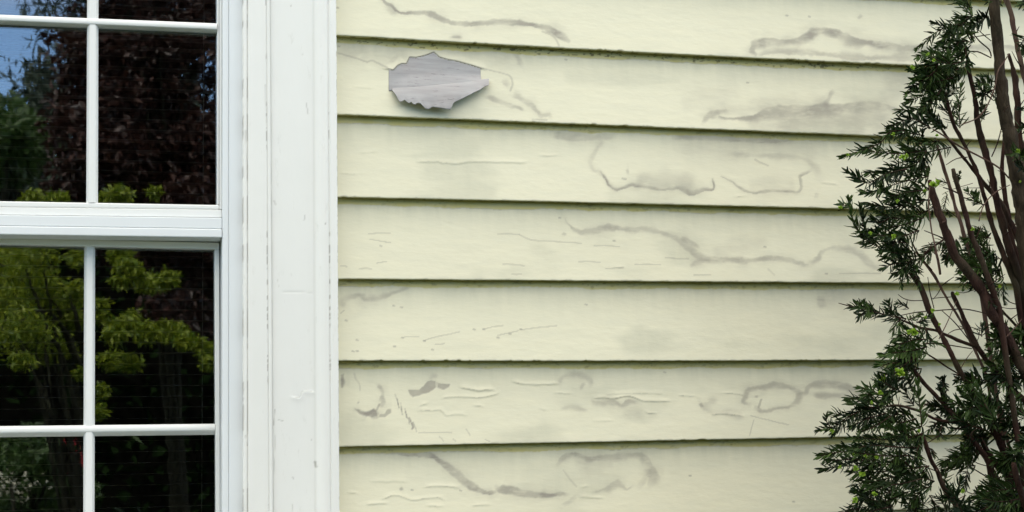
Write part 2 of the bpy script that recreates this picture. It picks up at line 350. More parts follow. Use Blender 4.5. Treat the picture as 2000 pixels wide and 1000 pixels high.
# lifted ridges of paint (light above, dark line below)
RID = []
def rd(pts, h=.0009, w=5.0, s=.42): RID.append((pts, h, w, s))
rd([(896,756),(915,759),(932,763),(950,761),(969,763)], .0014, 6); rd([(861,779),(880,775),(905,775),(940,776),(977,767)]); rd([(815,802),(840,802),(860,801),(872,811),(890,809),(914,812)], .0006)
rd([(998,745),(1025,750),(1060,751),(1094,750)], .0011); rd([(815,793),(838,788)]); rd([(922,792),(945,794)]); rd([(1158,778),(1180,777),(1200,778),(1222,774),(1236,775),(1261,783),(1310,784)], .001, 5, .6)
rd([(1258,804),(1268,807),(1284,807)], .0007, 4, .6); rd([(1388,809),(1425,809),(1456,814)], .0007, 4, .6); rd([(1324,773),(1362,773)], .0006, 4, .6); rd([(1406,768),(1440,769),(1460,773)], .0006, 4, .5)
rd([(1080,768),(1120,768)], .0006); rd([(1155,822),(1200,822)], .0004, 4, .35); rd([(1050,798),(1073,802)], .0005); rd([(1180,770),(1245,768),(1300,770)], .0005, 5, .3)
rd([(827,951),(850,950),(872,950),(900,953)], .0009); rd([(743,976),(770,967),(790,972),(809,977),(830,974),(854,972),(872,978)], .0007); rd([(677,961),(704,964)], .0007, 4); rd([(715,985),(740,984),(760,982)], .0009); rd([(830,988),(868,989)], .0008)
rd([(1131,953),(1152,950)], .0009, 5, .2); rd([(1130,970),(1180,974)], .0008, 5, .2); rd([(720,940),(800,941)], .0006, 8, .1); rd([(920,988),(960,985)], .0007)
rd([(812,316),(850,316),(890,320),(930,316),(1030,318)], .0009, 6, .2); rd([(660,338),(700,341)], .0004); rd([(700,300),(740,296)], .0004, 5, .15); rd([(1051,304),(1090,304)], .0006, 4, .25); rd([(1602,356),(1640,361)], .0006, 4, .25)
rd([(663,155),(672,157)], .0005); rd([(690,170),(735,172)], .0004, 8, .05); rd([(1200,524),(1222,522)], .0005); rd([(740,236-5),(760,231)], .0004); rd([(1430,385),(1460,383)], .0004, 4, .35)
RIM = np.array([(759,136),(768,137.5),(776,129),(784,125),(794,125),(800,112),(812,113),(830,109),(847,102.5),(858,112.5),(874,117),(892,120),(920,128),(939,134)])

def seg_dist(X, Y, Q, w=None):               # distance and side to a dense polyline, and its width there
    best = np.full(X.shape, 1e9); pos = np.zeros(X.shape); side = np.zeros(X.shape); wid = np.ones(X.shape)
    for i in range(len(Q)-1):
        ax, ay = Q[i, 0], Q[i, 1]; dx, dy = Q[i+1, 0]-ax, Q[i+1, 1]-ay; l2 = dx*dx+dy*dy+1e-9
        t = np.clip(((X-ax)*dx+(Y-ay)*dy)/l2, 0, 1); ex, ey = X-ax-t*dx, Y-ay-t*dy; d = ex*ex+ey*ey
        k = d < best; best = np.where(k, d, best); side = np.where(k, dx*ey-dy*ex if dx >= 0 else dy*ex-dx*ey, side)
        pos = np.where(k, i+t, pos)
        if Q.shape[1] > 2: wid = np.where(k, Q[i, 2]*(1-t)+Q[i+1, 2]*t, wid)
    seg_dist.pos = pos/max(1, len(Q)-1)
    return np.sqrt(best), side, wid
def paint(PX, PY):
    stain = np.zeros(PX.shape); H = np.zeros(PX.shape)
    wx = (fbm(PX/9, PY/9, 3, 3)-.5); wy = (fbm(PX/9, PY/9, 9, 3)-.5)
    grain = fbm(PX/14, PY/3.2, 21, 4); blot = fbm(PX/16, PY/12, 33, 4); blot2 = fbm(PX/34, PY/20, 43, 4)
    for pts, s, su, sl in STR:
        Q = catmull(pts, 6); w = Q[:, 2].max(); pad = w*2.2+4
        m = (PX > Q[:, 0].min()-pad) & (PX < Q[:, 0].max()+pad) & (PY > Q[:, 1].min()-pad) & (PY < Q[:, 1].max()+pad)
        if not m.any(): continue
        k = min(5.0, w*.9); X, Y = PX[m]+wx[m]*k, PY[m]+wy[m]*k
        d, side, wid = seg_dist(X, Y, Q)
        if w > 2.5: wid = wid*(.66+.95*(vnoise(PX[m]/22, PY[m]/22, 57)-.1)); su_, sl_ = min(1.1, su*1.25+.08), min(1.1, sl*1.25+.08)
        else: su_, sl_ = su, sl
        soft = np.where(side < 0, su_, sl_)
        f = 1-sstep(1-.85*np.minimum(soft, 1), 1+.6*soft+1.1*np.maximum(0, soft-.6), d/np.maximum(wid, .8))
        if w > 2.5:
            f = f*np.clip(.90+.75*(grain[m]-.45)+.85*(blot[m]-.45), .25, 1.05)
            halo = np.exp(-(d/np.maximum(wid*2.3, 5.0))**2)*np.clip(.25+1.8*(blot2[m]-.36), 0, 1)*.48
            f = np.maximum(f, halo); u = seg_dist.pos; sl_ = max(20., len(Q)*6.)
            f = f*(.62+.55*vnoise(u*sl_/26, u*0+Q[0, 0], 63))*sstep(-.04, min(.35, 14/sl_), u)*sstep(1.04, 1-min(.35, 14/sl_), u)
        v = np.clip(f*s*(1.06 if w > 2.5 else .75), 0, .95)
        stain[m] = 1-(1-stain[m])*(1-v)
        if w > 3.5: H[m] -= .00015*np.clip(f, 0, 1)*s
    for pts, s in POLY:
        Q = np.array([(*p, 1.) for p in pts+pts[:1]]); m = (PX > Q[:, 0].min()-4) & (PX < Q[:, 0].max()+4) & (PY > Q[:, 1].min()-4) & (PY < Q[:, 1].max()+4)
        if not m.any(): continue
        X, Y = PX[m]+wx[m]*3, PY[m]+wy[m]*3; d, _a, _b = seg_dist(X, Y, Q); ins = np.zeros(X.shape, bool)
        for (ax, ay, _), (bx, by, _) in zip(Q[:-1], Q[1:]):
            ins ^= ((ay > Y) != (by > Y)) & (X < (bx-ax)*(Y-ay)/(by-ay+1e-9)+ax)
        f = sstep(-1.0, 1.2, np.where(ins, d, -d))*s*(.8+.35*blot[m]); stain[m] = 1-(1-stain[m])*(1-np.clip(f, 0, .9)); H[m] -= .0003*f
    for pts, h, w, s in RID:
        h = h*.75
        Q = catmull([(*p, w) for p in pts], 5)
        m = (PX > Q[:, 0].min()-14) & (PX < Q[:, 0].max()+14) & (PY > Q[:, 1].min()-16) & (PY < Q[:, 1].max()+16)
        if not m.any(): continue
        X, Y = PX[m]+wx[m]*2, PY[m]+wy[m]*2.5
        d, side, wid = seg_dist(X, Y, Q)
        t = np.clip(np.minimum(X-Q[:, 0].min(), Q[:, 0].max()-X)/12+.1, 0, 1)
        up = np.where(side < 0, np.exp(-(d/w)**2), np.exp(-(d/1.3)**2))
        H[m] += h*up*t
        line = np.exp(-((Y*0+d)/1.1)**2)*(side > -.5)*t*s*.75*(.35+.9*vnoise(X/11, Y*0+Q[0, 1], 71))
        stain[m] = 1-(1-stain[m])*(1-np.clip(line, 0, .9))
    d, side, _ = seg_dist(np.where(True, PX, 0), PY, np.c_[RIM, np.ones(len(RIM))]) if (PX.min() < 960 and PY.min() < 140 and PY.max() > 100) else (np.full(PX.shape, 99.), np.zeros(PX.shape), 0)
    stain = np.where((d < 2.6) & (side < 0), np.maximum(stain, .95*np.clip(1.3-d/2.2, 0, 1)), stain); H = H+np.where(side < 0, .0016*np.exp(-(d/9)**2), 0)  # shadow of the torn paint edge painted as a dark line above the patch
    return stain, H

def board_mesh(zt, zb, xs, fine, seed, th=TH):
    """zt, zb: lower edge of the course above and of this one, as functions of x."""
    top, bot = zt(xs), zb(xs); n = {True: 100, 2: 40, False: 12}[fine]
    v = np.linspace(-.14, 1, n); X = np.broadcast_to(xs, (n, len(xs))).copy(); V = np.repeat(v[:, None], len(xs), 1)
    Z = top+(bot-top)*V; Y = th*(1-V)
    if fine:
        P = np.stack([X, Y, Z], -1).reshape(-1, 3); px, py = proj(P); px = px.reshape(X.shape); py = py.reshape(X.shape)
        stain, H = paint(px, py) if fine is True else (np.zeros_like(X), np.zeros_like(X))
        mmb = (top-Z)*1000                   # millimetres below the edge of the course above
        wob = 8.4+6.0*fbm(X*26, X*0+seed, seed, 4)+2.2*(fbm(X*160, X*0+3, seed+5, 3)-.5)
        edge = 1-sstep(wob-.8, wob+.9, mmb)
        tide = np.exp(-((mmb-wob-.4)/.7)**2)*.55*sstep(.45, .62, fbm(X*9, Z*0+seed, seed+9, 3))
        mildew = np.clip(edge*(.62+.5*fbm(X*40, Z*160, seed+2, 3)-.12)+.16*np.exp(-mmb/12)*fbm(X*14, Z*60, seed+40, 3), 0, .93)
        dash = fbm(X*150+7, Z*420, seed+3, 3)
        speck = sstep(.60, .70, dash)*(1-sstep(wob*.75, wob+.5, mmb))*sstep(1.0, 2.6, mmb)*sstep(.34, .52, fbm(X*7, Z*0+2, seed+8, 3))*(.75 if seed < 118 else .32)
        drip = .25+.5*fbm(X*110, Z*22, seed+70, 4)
        dust_shade = np.clip(np.exp(-np.maximum(mmb-3, 0)/22)*.72*(.55+.9*drip)+.10*(1-sstep(0, .7, V)), 0, .85)  # dust streaks plus the shade under the lap, painted as a downward fade
        dust_shade = np.maximum(dust_shade, .30*sstep(.55, .75, fbm(X*6, Z*14, seed+50, 4)))
        stain = np.clip(np.maximum(stain, tide), 0, .95)
        H = H+.00035*(fbm(X*7, Z*18, seed+12, 3)-.5)*2+.00012*(fbm(X*60, Z*160, seed+13, 3)-.5)*2
        Y = Y-H
        px0 = px[-1]; chip = .0009*(fbm(xs*70, xs*0, seed+20, 3)-.5)+.0011*sstep(.62, .75, fbm(xs*110, xs*0+4, seed+21, 3))*sstep(.5, .7, fbm(xs*9, xs*0+1, seed+22, 2))
        lowv = sstep(.93, 1, V); Z = Z+lowv*chip
        # grime that creeps over the lower lip here and there
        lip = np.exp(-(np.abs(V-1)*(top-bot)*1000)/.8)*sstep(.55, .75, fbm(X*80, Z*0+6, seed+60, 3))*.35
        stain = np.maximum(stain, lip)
    else:
        z0 = np.zeros_like(X); stain, mildew, speck, dust_shade = z0, np.where(V < .03, .7, 0.), z0, np.clip(.4*(1-V*1.6), 0, .5)
    rows = [np.stack([X, Y, Z], -1)]; A = [[stain], [mildew], [speck], [dust_shade]]
    zbot, ybot = Z[-1], Y[-1]
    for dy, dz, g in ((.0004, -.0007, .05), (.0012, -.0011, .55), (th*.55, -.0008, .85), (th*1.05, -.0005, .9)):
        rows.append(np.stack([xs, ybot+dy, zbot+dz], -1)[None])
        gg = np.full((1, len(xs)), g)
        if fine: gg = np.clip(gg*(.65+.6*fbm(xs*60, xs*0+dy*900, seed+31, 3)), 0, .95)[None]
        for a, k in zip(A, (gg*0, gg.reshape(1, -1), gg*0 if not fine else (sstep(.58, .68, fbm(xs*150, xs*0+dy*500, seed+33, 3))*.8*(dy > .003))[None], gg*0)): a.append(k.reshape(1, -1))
    V3 = np.concatenate(rows, 0); r, c = V3.shape[:2]
    at_ = {k: np.concatenate(a, 0) for k, a in zip(('stain', 'mildew', 'speck', 'dust_shade'), A)}
    q = grid_quads(r, c)[:, ::-1]
    return mesh_np(V3.reshape(-1, 3), q, at_)

wall = empty('clapboard_wall', (0, .06, 0), 'weathered pale yellow clapboard house wall with grey stains beside the white window', 'house wall')
def zfun(k):
    if 0 <= k < len(EZ): return lambda x, p=EZ[k]: np.polyval(p, x)
    i = 0 if k < 0 else len(EZ)-1
    return lambda x, p=EZ[i], n=(k-i): np.full_like(np.asarray(x, float), np.polyval(p, XC)-n*EXPO)
XE = 2.6
xs_fine = np.concatenate([np.arange(XL, XR, .0012), np.linspace(XR, XE, 24)])
xs_left = np.linspace(-XE, at(-480, 500, 0)[0], 420); xs_full = np.linspace(-XE, XE, 30)
LAB = {1: 'topmost visible board with two long wavy grey stains', 2: 'board with a big hanging flake of peeled paint', 3: 'board with a wide faint outlined blister', 4: 'board with a long wandering grey stain and fine cracks',
       5: 'clean board with a few dotted scratches', 6: 'board with wrinkled lifted paint and ringed stains', 7: 'lowest visible board with a dark diagonal stain'}
BOARD = {}
zhead, zsill = at(200, -470, 0)[2], at(200, 1260, 0)[2]
k = -20  # upper courses out of view, added so the tall wall shades the lawn
while True:
    zt, zb = zfun(k-1), zfun(k)
    if zt(np.array([XC]))[0] < .34: break
    if 0 <= k <= 7:
        b = link('siding_board', board_mesh(zt, zb, xs_fine, True, 100+k*7), M['siding'], wall)
        BOARD[k] = b
        if k in LAB: b['label'] = LAB[k]
    else:
        zz = float(zb(np.array([XC]))[0]); inwin = zsill-.02 < zz and float(zt(np.array([XC]))[0]) < zhead+.02
        xs_ = np.linspace(XL, XE, 16) if inwin else xs_full
        link('siding_board', board_mesh(zt, zb, xs_, False, 1), M['siding'], wall)
    zz = float(zb(np.array([XC]))[0])
    if zsill-.02 < zz < zhead-.05:
        link('siding_board', board_mesh(lambda x, z=zz: np.full_like(x, z+EXPO), lambda x, z=zz: np.full_like(x, z), xs_left, 2, 300+(k+20)*7), M['siding'], wall)
    k += 1
zlow = float(zfun(k-1)(np.array([XC]))[0]); ztop = float(zfun(-21)(np.array([XC]))[0])
WX0, WX1 = at(-360, 500, .03)[0], at(450, 500, .03)[0]
WZ0, WZ1 = at(200, 1215, .03)[2], at(200, -340, .03)[2]
mb = MB(); y0, y1 = .0285, .13
mb.box(-XE, WX0, y0, y1, .3, ztop); mb.box(WX1, XE, y0, y1, .3, ztop); mb.box(WX0, WX1, y0, y1, .3, WZ0); mb.box(WX0, WX1, y0, y1, WZ1, ztop)
mb.build('sheathing', M['sheath'], wall)
MB().box(-XE, XE, .015, .25, -.2, zlow-.004, .004).build('foundation', M['concrete'], wall)

# ---- the peeled patch and its hanging flap
def plank_y(px, py, k=2):                    # depth of the board face at a photo pixel
    p = at(px, py, .006)
    for _ in range(3):
        zt, zb = np.polyval(EZ[k-1], p[0]), np.polyval(EZ[k], p[0]); v = (zt-p[2])/(zt-zb); p = at(px, py, TH*(1-v))
    return p
def patch_mat():
    m, t, N, L, P = mat('grey_primer_back_of_paint')
    a = noise(N, L, 60, 5, .65, (.13, .3, 1.3)); b = noise(N, L, 300, 4, .7, (.13, .3, 1)); d = noise(N, L, 12, 3, .5)
    c = mix(N, L, remap(N, L, a, .3, .72), (.44, .435, .442), (.28, .272, .278))
    c = mix(N, L, remap(N, L, d, .45, .7, 0, .4), c, (.36, .31, .30))
    c = mix(N, L, remap(N, L, b, .60, .72, 0, .8), c, (.12, .10, .11))
    L.new(c, P.inputs['Base Color']); P.inputs['Roughness'].default_value = .7; P.inputs['Specular IOR Level'].default_value = .2
    bump(N, L, P, b, .12, .0006); return m
M['primer'] = patch_mat()
LOW = [(939,134),(938,146),(937,159),(900,164),(850,168),(800,174),(766,178),(765,185),(763,175),(761,155)]
top_c = np.vstack([RIM, [(939.5,134.5)]])
# exposed grey patch: columns between its top rim and the fold line
def fold(x): return np.interp(x, [758,766,800,850,900,950,956], [176,175,172,167.5,163,157.5,157])
xsF = np.linspace(759.2, 938.6, 140); tops = np.interp(xsF, RIM[:, 0], RIM[:, 1]); left = np.interp(xsF, [759,762,765,766], [152,165,181,176])
ms_, rows_ = [], 22
for j in range(rows_):
    t = j/(rows_-1)
    for x, y_ in zip(xsF, tops):
        yb = fold(x)+2; p = plank_y(x, y_*(1-t)+yb*t); bow = .0004+.0050*sstep(.45, 1.0, np.array(t))*sstep(755, 800, np.array(x))-.0012*math.sin(math.pi*min(1, t*1.3))*(t < .77)*0
        ms_.append((p[0], p[1]-float(bow), p[2]))
pm = mesh_np(ms_, grid_quads(rows_, len(xsF))[:, ::-1])
po = link('peeled_patch', pm, M['primer'], BOARD[2]); po['label'] = 'grey bare patch where the cream paint has torn off'
sm = po.modifiers.new('thick', 'SOLIDIFY'); sm.thickness = .0006; sm.offset = -1
# flap: hinged on the fold line, curling out and hanging down
BOT = np.array([(766,176),(772,183),(780,198),(784,198.5),(790,195),(795,199.5),(799,201.5),(803,198.8),(807,203),(811,204.5),(815,201),(821,201.5),(826,207),(831,212),(837,213.5),(844,209),(852,209.5),(862,211),(880,214),(886,200.5),(900,194),(912,188),(925,181),(936,176),(945,170),(955,165.5)])
xb = np.linspace(766, 955, 150); yb_ = np.interp(xb, BOT[:, 0], BOT[:, 1])
vv = []; R2 = 24
for j in range(R2):
    t = j/(R2-1)
    for x, y_ in zip(xb, yb_):
        f0 = min(fold(x)-3.5, y_); full = max(y_-f0, .5); yy = f0+(y_-f0)*t
        p = plank_y(x, yy); drop = (yy-f0)
        out = .0040*float(sstep(755, 800, np.array(x)))+.0125*(1-math.exp(-(drop/14.0)))+.0012*math.sin(x*.11)*t+.0016*max(0., t-.75)*4*math.sin(x*.37)*.3
        q = at(x, yy, p[1]-out); vv.append(tuple(q))
fm = mesh_np(vv, grid_quads(R2, len(xb))[:, ::-1])
fo = link('paint_flap', fm, M['primer'], BOARD[2]); fo['label'] = 'grey torn flap of paint curling out and hanging down'
sm = fo.modifiers.new('thick', 'SOLIDIFY'); sm.thickness = .0007; sm.offset = -1

# ------------------------------------------------------------------ the window
win = empty('sash_window', tuple(at(60, 1215, .02)), 'white double hung sash window with muntins, dark glass and white casing', 'window')
def ln(a, b): return lambda x: a[1]+(b[1]-a[1])*(x-a[0])/(b[0]-a[0])
def vln(a, b): return lambda y: a[0]+(b[0]-a[0])*(y-a[1])/(b[1]-a[1])
YT, YB = -330, 1200
# casing: one profile lofted up the right side of the window, dense enough to carry cracks and chips
PROF = [(474.5,.012,0),(474.7,-.0075,0),(476,-.0085,1),(480,-.0088,2),(482.6,-.0082,3),(483.4,-.0066,3),(484.6,-.0098,3),(486,-.0102,3),(517,-.0102,0),(519.6,-.0096,0),(520.4,-.0084,0),(521.2,-.0098,0),(523,-.0112,0),(526,-.0112,0),(527.2,-.0098,0),(528,-.0072,0),(530,-.0076,0),(609,-.0082,0),(611,-.0084,0),(612.2,-.0094,0),(615,-.0126,0),(620,-.0160,0),(627,-.0182,0),(634,-.0184,0),(637.5,-.0172,0),(639.3,-.0158,0),(640.4,-.0166,0),(642,-.0190,0),(653.6,-.0190,0),(655,-.0182,0),(655.4,-.016,0),(655.4,.022,0)]
LEAN = lambda x, y: np.interp(x, [475, 483, 527, 612, 640, 655.4], [1.0, .5, 6, 4.5, 5.5, 6.5])*(y/1000.0)
prof = np.array([p[:2] for p in PROF]); pd = [prof[0]]
for a, b in zip(prof[:-1], prof[1:]):
    n = max(1, int(abs(b[0]-a[0])/2.2))
    for i in range(1, n+1): pd.append(a+(b-a)*i/n)
pd = np.array(pd)
ys = np.concatenate([np.linspace(YT-140, -10, 8), np.arange(-6, 1010, 2.0), np.linspace(1020, YB+30, 6)])
PXc = np.repeat(pd[None, :, 0], len(ys), 0); PYc = np.repeat(ys[:, None], len(pd), 1); PXl = PXc+LEAN(PXc, PYc)
dep = np.repeat(pd[None, :, 1], len(ys), 0)
V3 = np.zeros(PXl.shape+(3,))
for i in range(PXl.shape[0]):
    for j in range(PXl.shape[1]):
        p = at(PXl[i, j], PYc[i, j], -.009); V3[i, j] = (p[0], dep[i, j], p[2])
n1 = fbm(PYc/26, PXc*0+1, 81, 4); n2 = fbm(PYc/7, PXc*0+2, 82, 3); n3 = fbm(PYc/60, PXc*0+4, 83, 3)
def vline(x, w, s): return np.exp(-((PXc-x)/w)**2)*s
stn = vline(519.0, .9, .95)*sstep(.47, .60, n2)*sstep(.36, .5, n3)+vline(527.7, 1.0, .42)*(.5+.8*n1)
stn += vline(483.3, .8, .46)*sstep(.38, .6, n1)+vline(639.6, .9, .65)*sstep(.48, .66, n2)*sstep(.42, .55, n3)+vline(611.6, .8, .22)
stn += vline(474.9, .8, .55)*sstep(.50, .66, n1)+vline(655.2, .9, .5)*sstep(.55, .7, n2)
CH = np.zeros(PXc.shape)
for pts, w, s in (([(572,775),(582,775.5),(587,764),(605,764)], 1.0, .30), ([(550,569.5),(580,570),(606,572)], .8, .13), ([(611,902),(613,912)], 2.2, .65), ([(539,545),(541,560)], .8, .2), ([(538,820),(548,822)], 1.0, .4), ([(566,985),(567,1000)], .9, .25),
                  ([(597,201),(601,222)], 1.2, .35), ([(533,392),(536,399)], 1.6, .3), ([(594,420),(592,430)], 1.2, .35), ([(568,10),(568,12)], 1.4, .4), ([(631,438),(632,440)], 1.3, .5), ([(532,800),(530,830)], .9, .4), ([(533,850),(529,930)], .8, .25), ([(567,932),(568,935)], 1.3, .4), ([(480,255),(483,330)], 1.1, .3), ([(518,165),(518.5,240)], 1.1, .6), ([(480,850),(483,870)], 1.0, .3), ([(590,105),(590,107)], 1.3, .3), ([(604,858),(604,860)], 1.3, .3)):
    Q = catmull([(*p, w) for p in pts], 4); d, sd_, wd = seg_dist(PXc, PYc, Q); f = 1-sstep(.4, 1.4, d/w)
    stn = np.maximum(stn, f*s); CH -= f*.0004
lift = ([(572,775),(582,775.5),(587,764),(606,764)])
d, sd_, wd = seg_dist(PXc, PYc, catmull([(*p, 1) for p in lift], 4)); CH += .0007*np.exp(-(d/7)**2)*(sd_ > 0)
V3[..., 1] -= CH+.0005*(fbm(PXc/18, PYc/40, 90, 3)-.5)*(np.abs(dep) < .05)
V3[..., 0] += .0007*(fbm(PYc/9, PXc*0, 95, 3)-.5)*((PXc > 653) | (PXc < 477))
cm = mesh_np(V3.reshape(-1, 3), grid_quads(*PXl.shape)[:, ::-1], {'stain': np.clip(stn, 0, .95)})
co = link('casing', cm, M['trim'], win); co['label'] = 'cracked white painted wooden casing on the right side'
mb = MB(); mb.slab([(-560, -480), (-384, -480), (-384, 1230), (-560, 1230)], -.012, .022).build('casing', M['trim'], win)
hx = at(-384, 0, -.009)[0], at(474, 0, -.009)[0]; zt_ = at(475, YT-10, -.009)[2]
MB().box(hx[0]-.002, hx[1]-.001, -.0105, .022, zt_, at(475, YT-145, -.009)[2], .0012).build('casing', M['trim'], win)
MB().box(at(-580, 0, 0)[0], at(690, 0, 0)[0], -.045, .1, at(200, 1270, 0)[2], at(200, 1231, 0)[2], .003).build('sill', M['trim'], win)

# fixed vinyl frame: right jamb in three shallow steps, left jamb, head, sill track
mb = MB()
mb.slab([(447.5, YT), (474.3, YT), (475.0, YB), (447.5, YB)], .0035, .12); mb.slab([(434.6, YT), (447.2, YT), (447.2, YB), (433.6, YB)], .0055, .12, .0016)
mb.slab([(-380, YT), (-341, YT), (-341, YB), (-380, YB)], .004, .12); mb.slab([(-340, YT), (434, YT-2), (434, YT+18), (-340, YT+18)], .005, .12); mb.slab([(-340, YB-16), (434, YB-16), (434, YB+26), (-340, YB+26)], .004, .12)
mb.build('frame', M['vinyl'], win)
us = MB()                                    # upper sash: stiles, rails, its heavy meeting rail
tA, tB = ln((0, 392.5), (424, 400.0)), ln((0, 404.0), (424, 409)); tC, tD = ln((0, 419.5), (433, 425)), ln((0, 440.5), (433, 446.5)); tE = ln((0, 458), (433, 464.0))
x0, xm, x1 = -340, 424.2, 433.5
us.slab([(x0, tA(x0)), (xm+4.5, tA(xm)), (xm+4.5, tB(xm)), (x0, tB(x0))], .0135, .05, .0020)
us.slab([(x0, tB(x0)+.5), (x1, tB(x1)+.5), (x1, tC(x1)-.3), (x0, tC(x0)-.3)], .0115, .05, .0010)
us.slab([(xm, YT+19), (xm+4.0, YT+19), (xm+4.0, tA(xm)-.4), (xm, tA(xm)-.4)], .0145, .05, .0016); us.slab([(xm+4.6, YT+19), (x1, YT+19), (x1, tB(x1)-.2), (xm+4.6, tB(xm)-.2)], .0115, .05, .0008)
us.slab([(x0, YT+19), (x0+9, YT+19), (x0+9, tA(x0)-.3), (x0, tA(x0)-.3)], .012, .05); us.slab([(x0+9.5, YT+19), (xm-.5, YT+19), (xm-.5, YT+40), (x0+9.5, YT+40)], .012, .05)
uo = us.build('sash', M['sash'], win); uo['label'] = 'upper sash'
mr = MB()
mr.slab([(x0, tC(x0)+.4), (x1, tC(x1)+.4), (x1, tD(x1)), (x0, tD(x0))], .0055, .05, .0012); mr.slab([(x0, tD(x0)+.4), (x1, tD(x1)+.4), (x1, tE(x1)), (x0, tE(x0))], .0035, .052, .0016)
mo = mr.build('meeting_rail', M['vinyl'], win)
ls = MB(); YL = .040                         # lower sash, set back behind the meeting rail
lt, lt2 = ln((0, 464.5), (420, 473.5)), ln((0, 477), (420, 486.5)); sr, sr2 = vln((419.0, 480), (421.5, 1000)), vln((428.4, 480), (430.0, 1000))
ls.slab([(x0, lt(x0)), (428.2, lt(428)), (428.2, lt2(428)), (x0, lt2(x0))], YL, .075, .0012)
ls.slab([(sr(488), lt2(420)+.3), (sr2(488), lt2(428)+.3), (sr2(YB), YB-18), (sr(YB), YB-18)], YL, .075, .0012)
ls.slab([(x0, lt2(x0)+.3), (x0+9, lt2(x0)+.3), (x0+9, YB-18), (x0, YB-18)], YL, .075); ls.slab([(x0+9.3, YB-42), (sr(YB)-.3, YB-42), (sr(YB)-.3, YB-18), (x0+9.3, YB-18)], YL, .075)
lo = ls.build('sash', M['sash'], win); lo['label'] = 'lower sash, recessed behind the meeting rail'
# muntins: a moulded bar with a flat nose and two bevels
def muntin(p0, p1, w0, w1, y, parent, horiz, h=.0105):
    rows = []
    for (a, w) in ((p0, w0), (p1, w1)):
        r = []
        for u, d in (((-.5, h+.003), (-.5, .0080), (-.47, .0052), (-.40, .0014), (-.33, 0), (.30, 0), (.38, .0006), (.42, .0018), (.48, .0120), (.5, .0150), (.5, h+.003)) if horiz and h > .015 else ((-.5, h+.003), (-.5, .0080), (-.47, .0052), (-.40, .0014), (-.33, 0), (.06, 0), (.13, .0006), (.18, .0018), (.46, .0098), (.5, .0112), (.5, h+.003)) if horiz else ((-.5, h+.003), (-.5, .0088), (-.47, .0066), (-.34, .0022), (-.26, .0004), (-.2, 0), (.2, 0), (.26, .0004), (.34, .0022), (.47, .0066), (.5, .0088), (.5, h+.003))):
            x, yy = (a[0], a[1]+u*w) if horiz else (a[0]+u*w, a[1])
            P = at(x, yy, y); r.append((P[0], y+d, P[2]))
        rows.append(r)
    V = np.array(rows); c = V.shape[1]; q = grid_quads(2, c); q = q if not horiz else q[:, ::-1]
    me = mesh_np(V.reshape(-1, 3), q); bm = bmesh.new(); bm.from_mesh(me)
    bmesh.ops.holes_fill(bm, edges=[e for e in bm.edges if e.is_boundary]); bmesh.ops.recalc_face_normals(bm, faces=bm.faces); bm.to_mesh(me); bm.free()
    return link('muntin', me, M['sash'], parent, False)
def hl(a, b, x): return (x, ln(a, b)(x))
UG, LG = .0290, .052                          # glass planes
PITCHX = 244
for k in (0, 1, 2):                          # upper sash: one horizontal bar, vertical bars broken by it
    X = 181-PITCHX*k
    if X > x0: 
        dx = -2.2 if k == 0 else 0
        c = ln((0, 37.5), (424, 55.2))(X)
        muntin((X+1.2, YT+40), (X-1.3, tA(X)), 22, 23, .0130, uo, False, .0165)
muntin(hl((0,33.8),(424,51.2),x0+8), hl((0,33.8),(424,51.2),424.4), 14.2, 15.0, .0120, uo, True, .0175)
for k in (0, 1, 2):
    X = 175-PITCHX*k
    if X > x0:
        c = ln((0, 842.5), (420, 837.8))(X)
        muntin((X, lt2(X)), (X-2, YB-42), 21.5, 22.5, LG-.0105, lo, False)
muntin(hl((0,842.5),(420,837.8),x0+8), hl((0,842.5),(420,837.8),420.2), 22, 21.5, LG-.0115, lo, True)
for o, y, q in ((uo, UG, [(x0+4, YT+25), (428, YT+25), (428, tB(428)), (x0+4, tB(x0))]), (lo, LG, [(x0+4, lt(x0)+3), (425, lt(425)+3), (425, YB-30), (x0+4, YB-30)])):
    g = MB().slab(q, y, y+.004, 0).build('pane', M['glass'], o)
# blind and the dark room behind
bl = empty('venetian_blind', tuple(at(60, -330, .11)), 'dark open venetian blind hanging inside behind the window glass', 'blind')
mb = MB(); zt0 = at(200, -320, .11)[2]; step = .01625; n = int((zt0-WZ0)/step)
bx0, bx1 = at(-345, 500, .11)[0], at(436, 500, .11)[0]
for i in range(n):
    z = zt0-i*step; mb.hexa([(bx0, .100, z+.0006), (bx1, .100, z+.0006), (bx1, .100, z-.0002), (bx0, .100, z-.0002)], [(bx0, .122, z+.0014), (bx1, .122, z+.0014), (bx1, .122, z+.0006), (bx0, .122, z+.0006)], 0)
mb.build('slats', M['blind'], bl)
cx = at(396, 500, .1)[0]; MB().box(cx-.0007, cx+.0007, .0972, .0986, WZ0, zt0).build('ladder_cord', M['cord'], bl)
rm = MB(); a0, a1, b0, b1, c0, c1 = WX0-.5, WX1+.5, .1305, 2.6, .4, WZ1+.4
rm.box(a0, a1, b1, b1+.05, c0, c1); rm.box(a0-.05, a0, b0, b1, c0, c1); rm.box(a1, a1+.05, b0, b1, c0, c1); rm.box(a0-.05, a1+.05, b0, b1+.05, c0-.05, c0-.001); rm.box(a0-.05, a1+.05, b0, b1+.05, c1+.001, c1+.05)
tag(rm.build('room', M['room']), kind='structure')

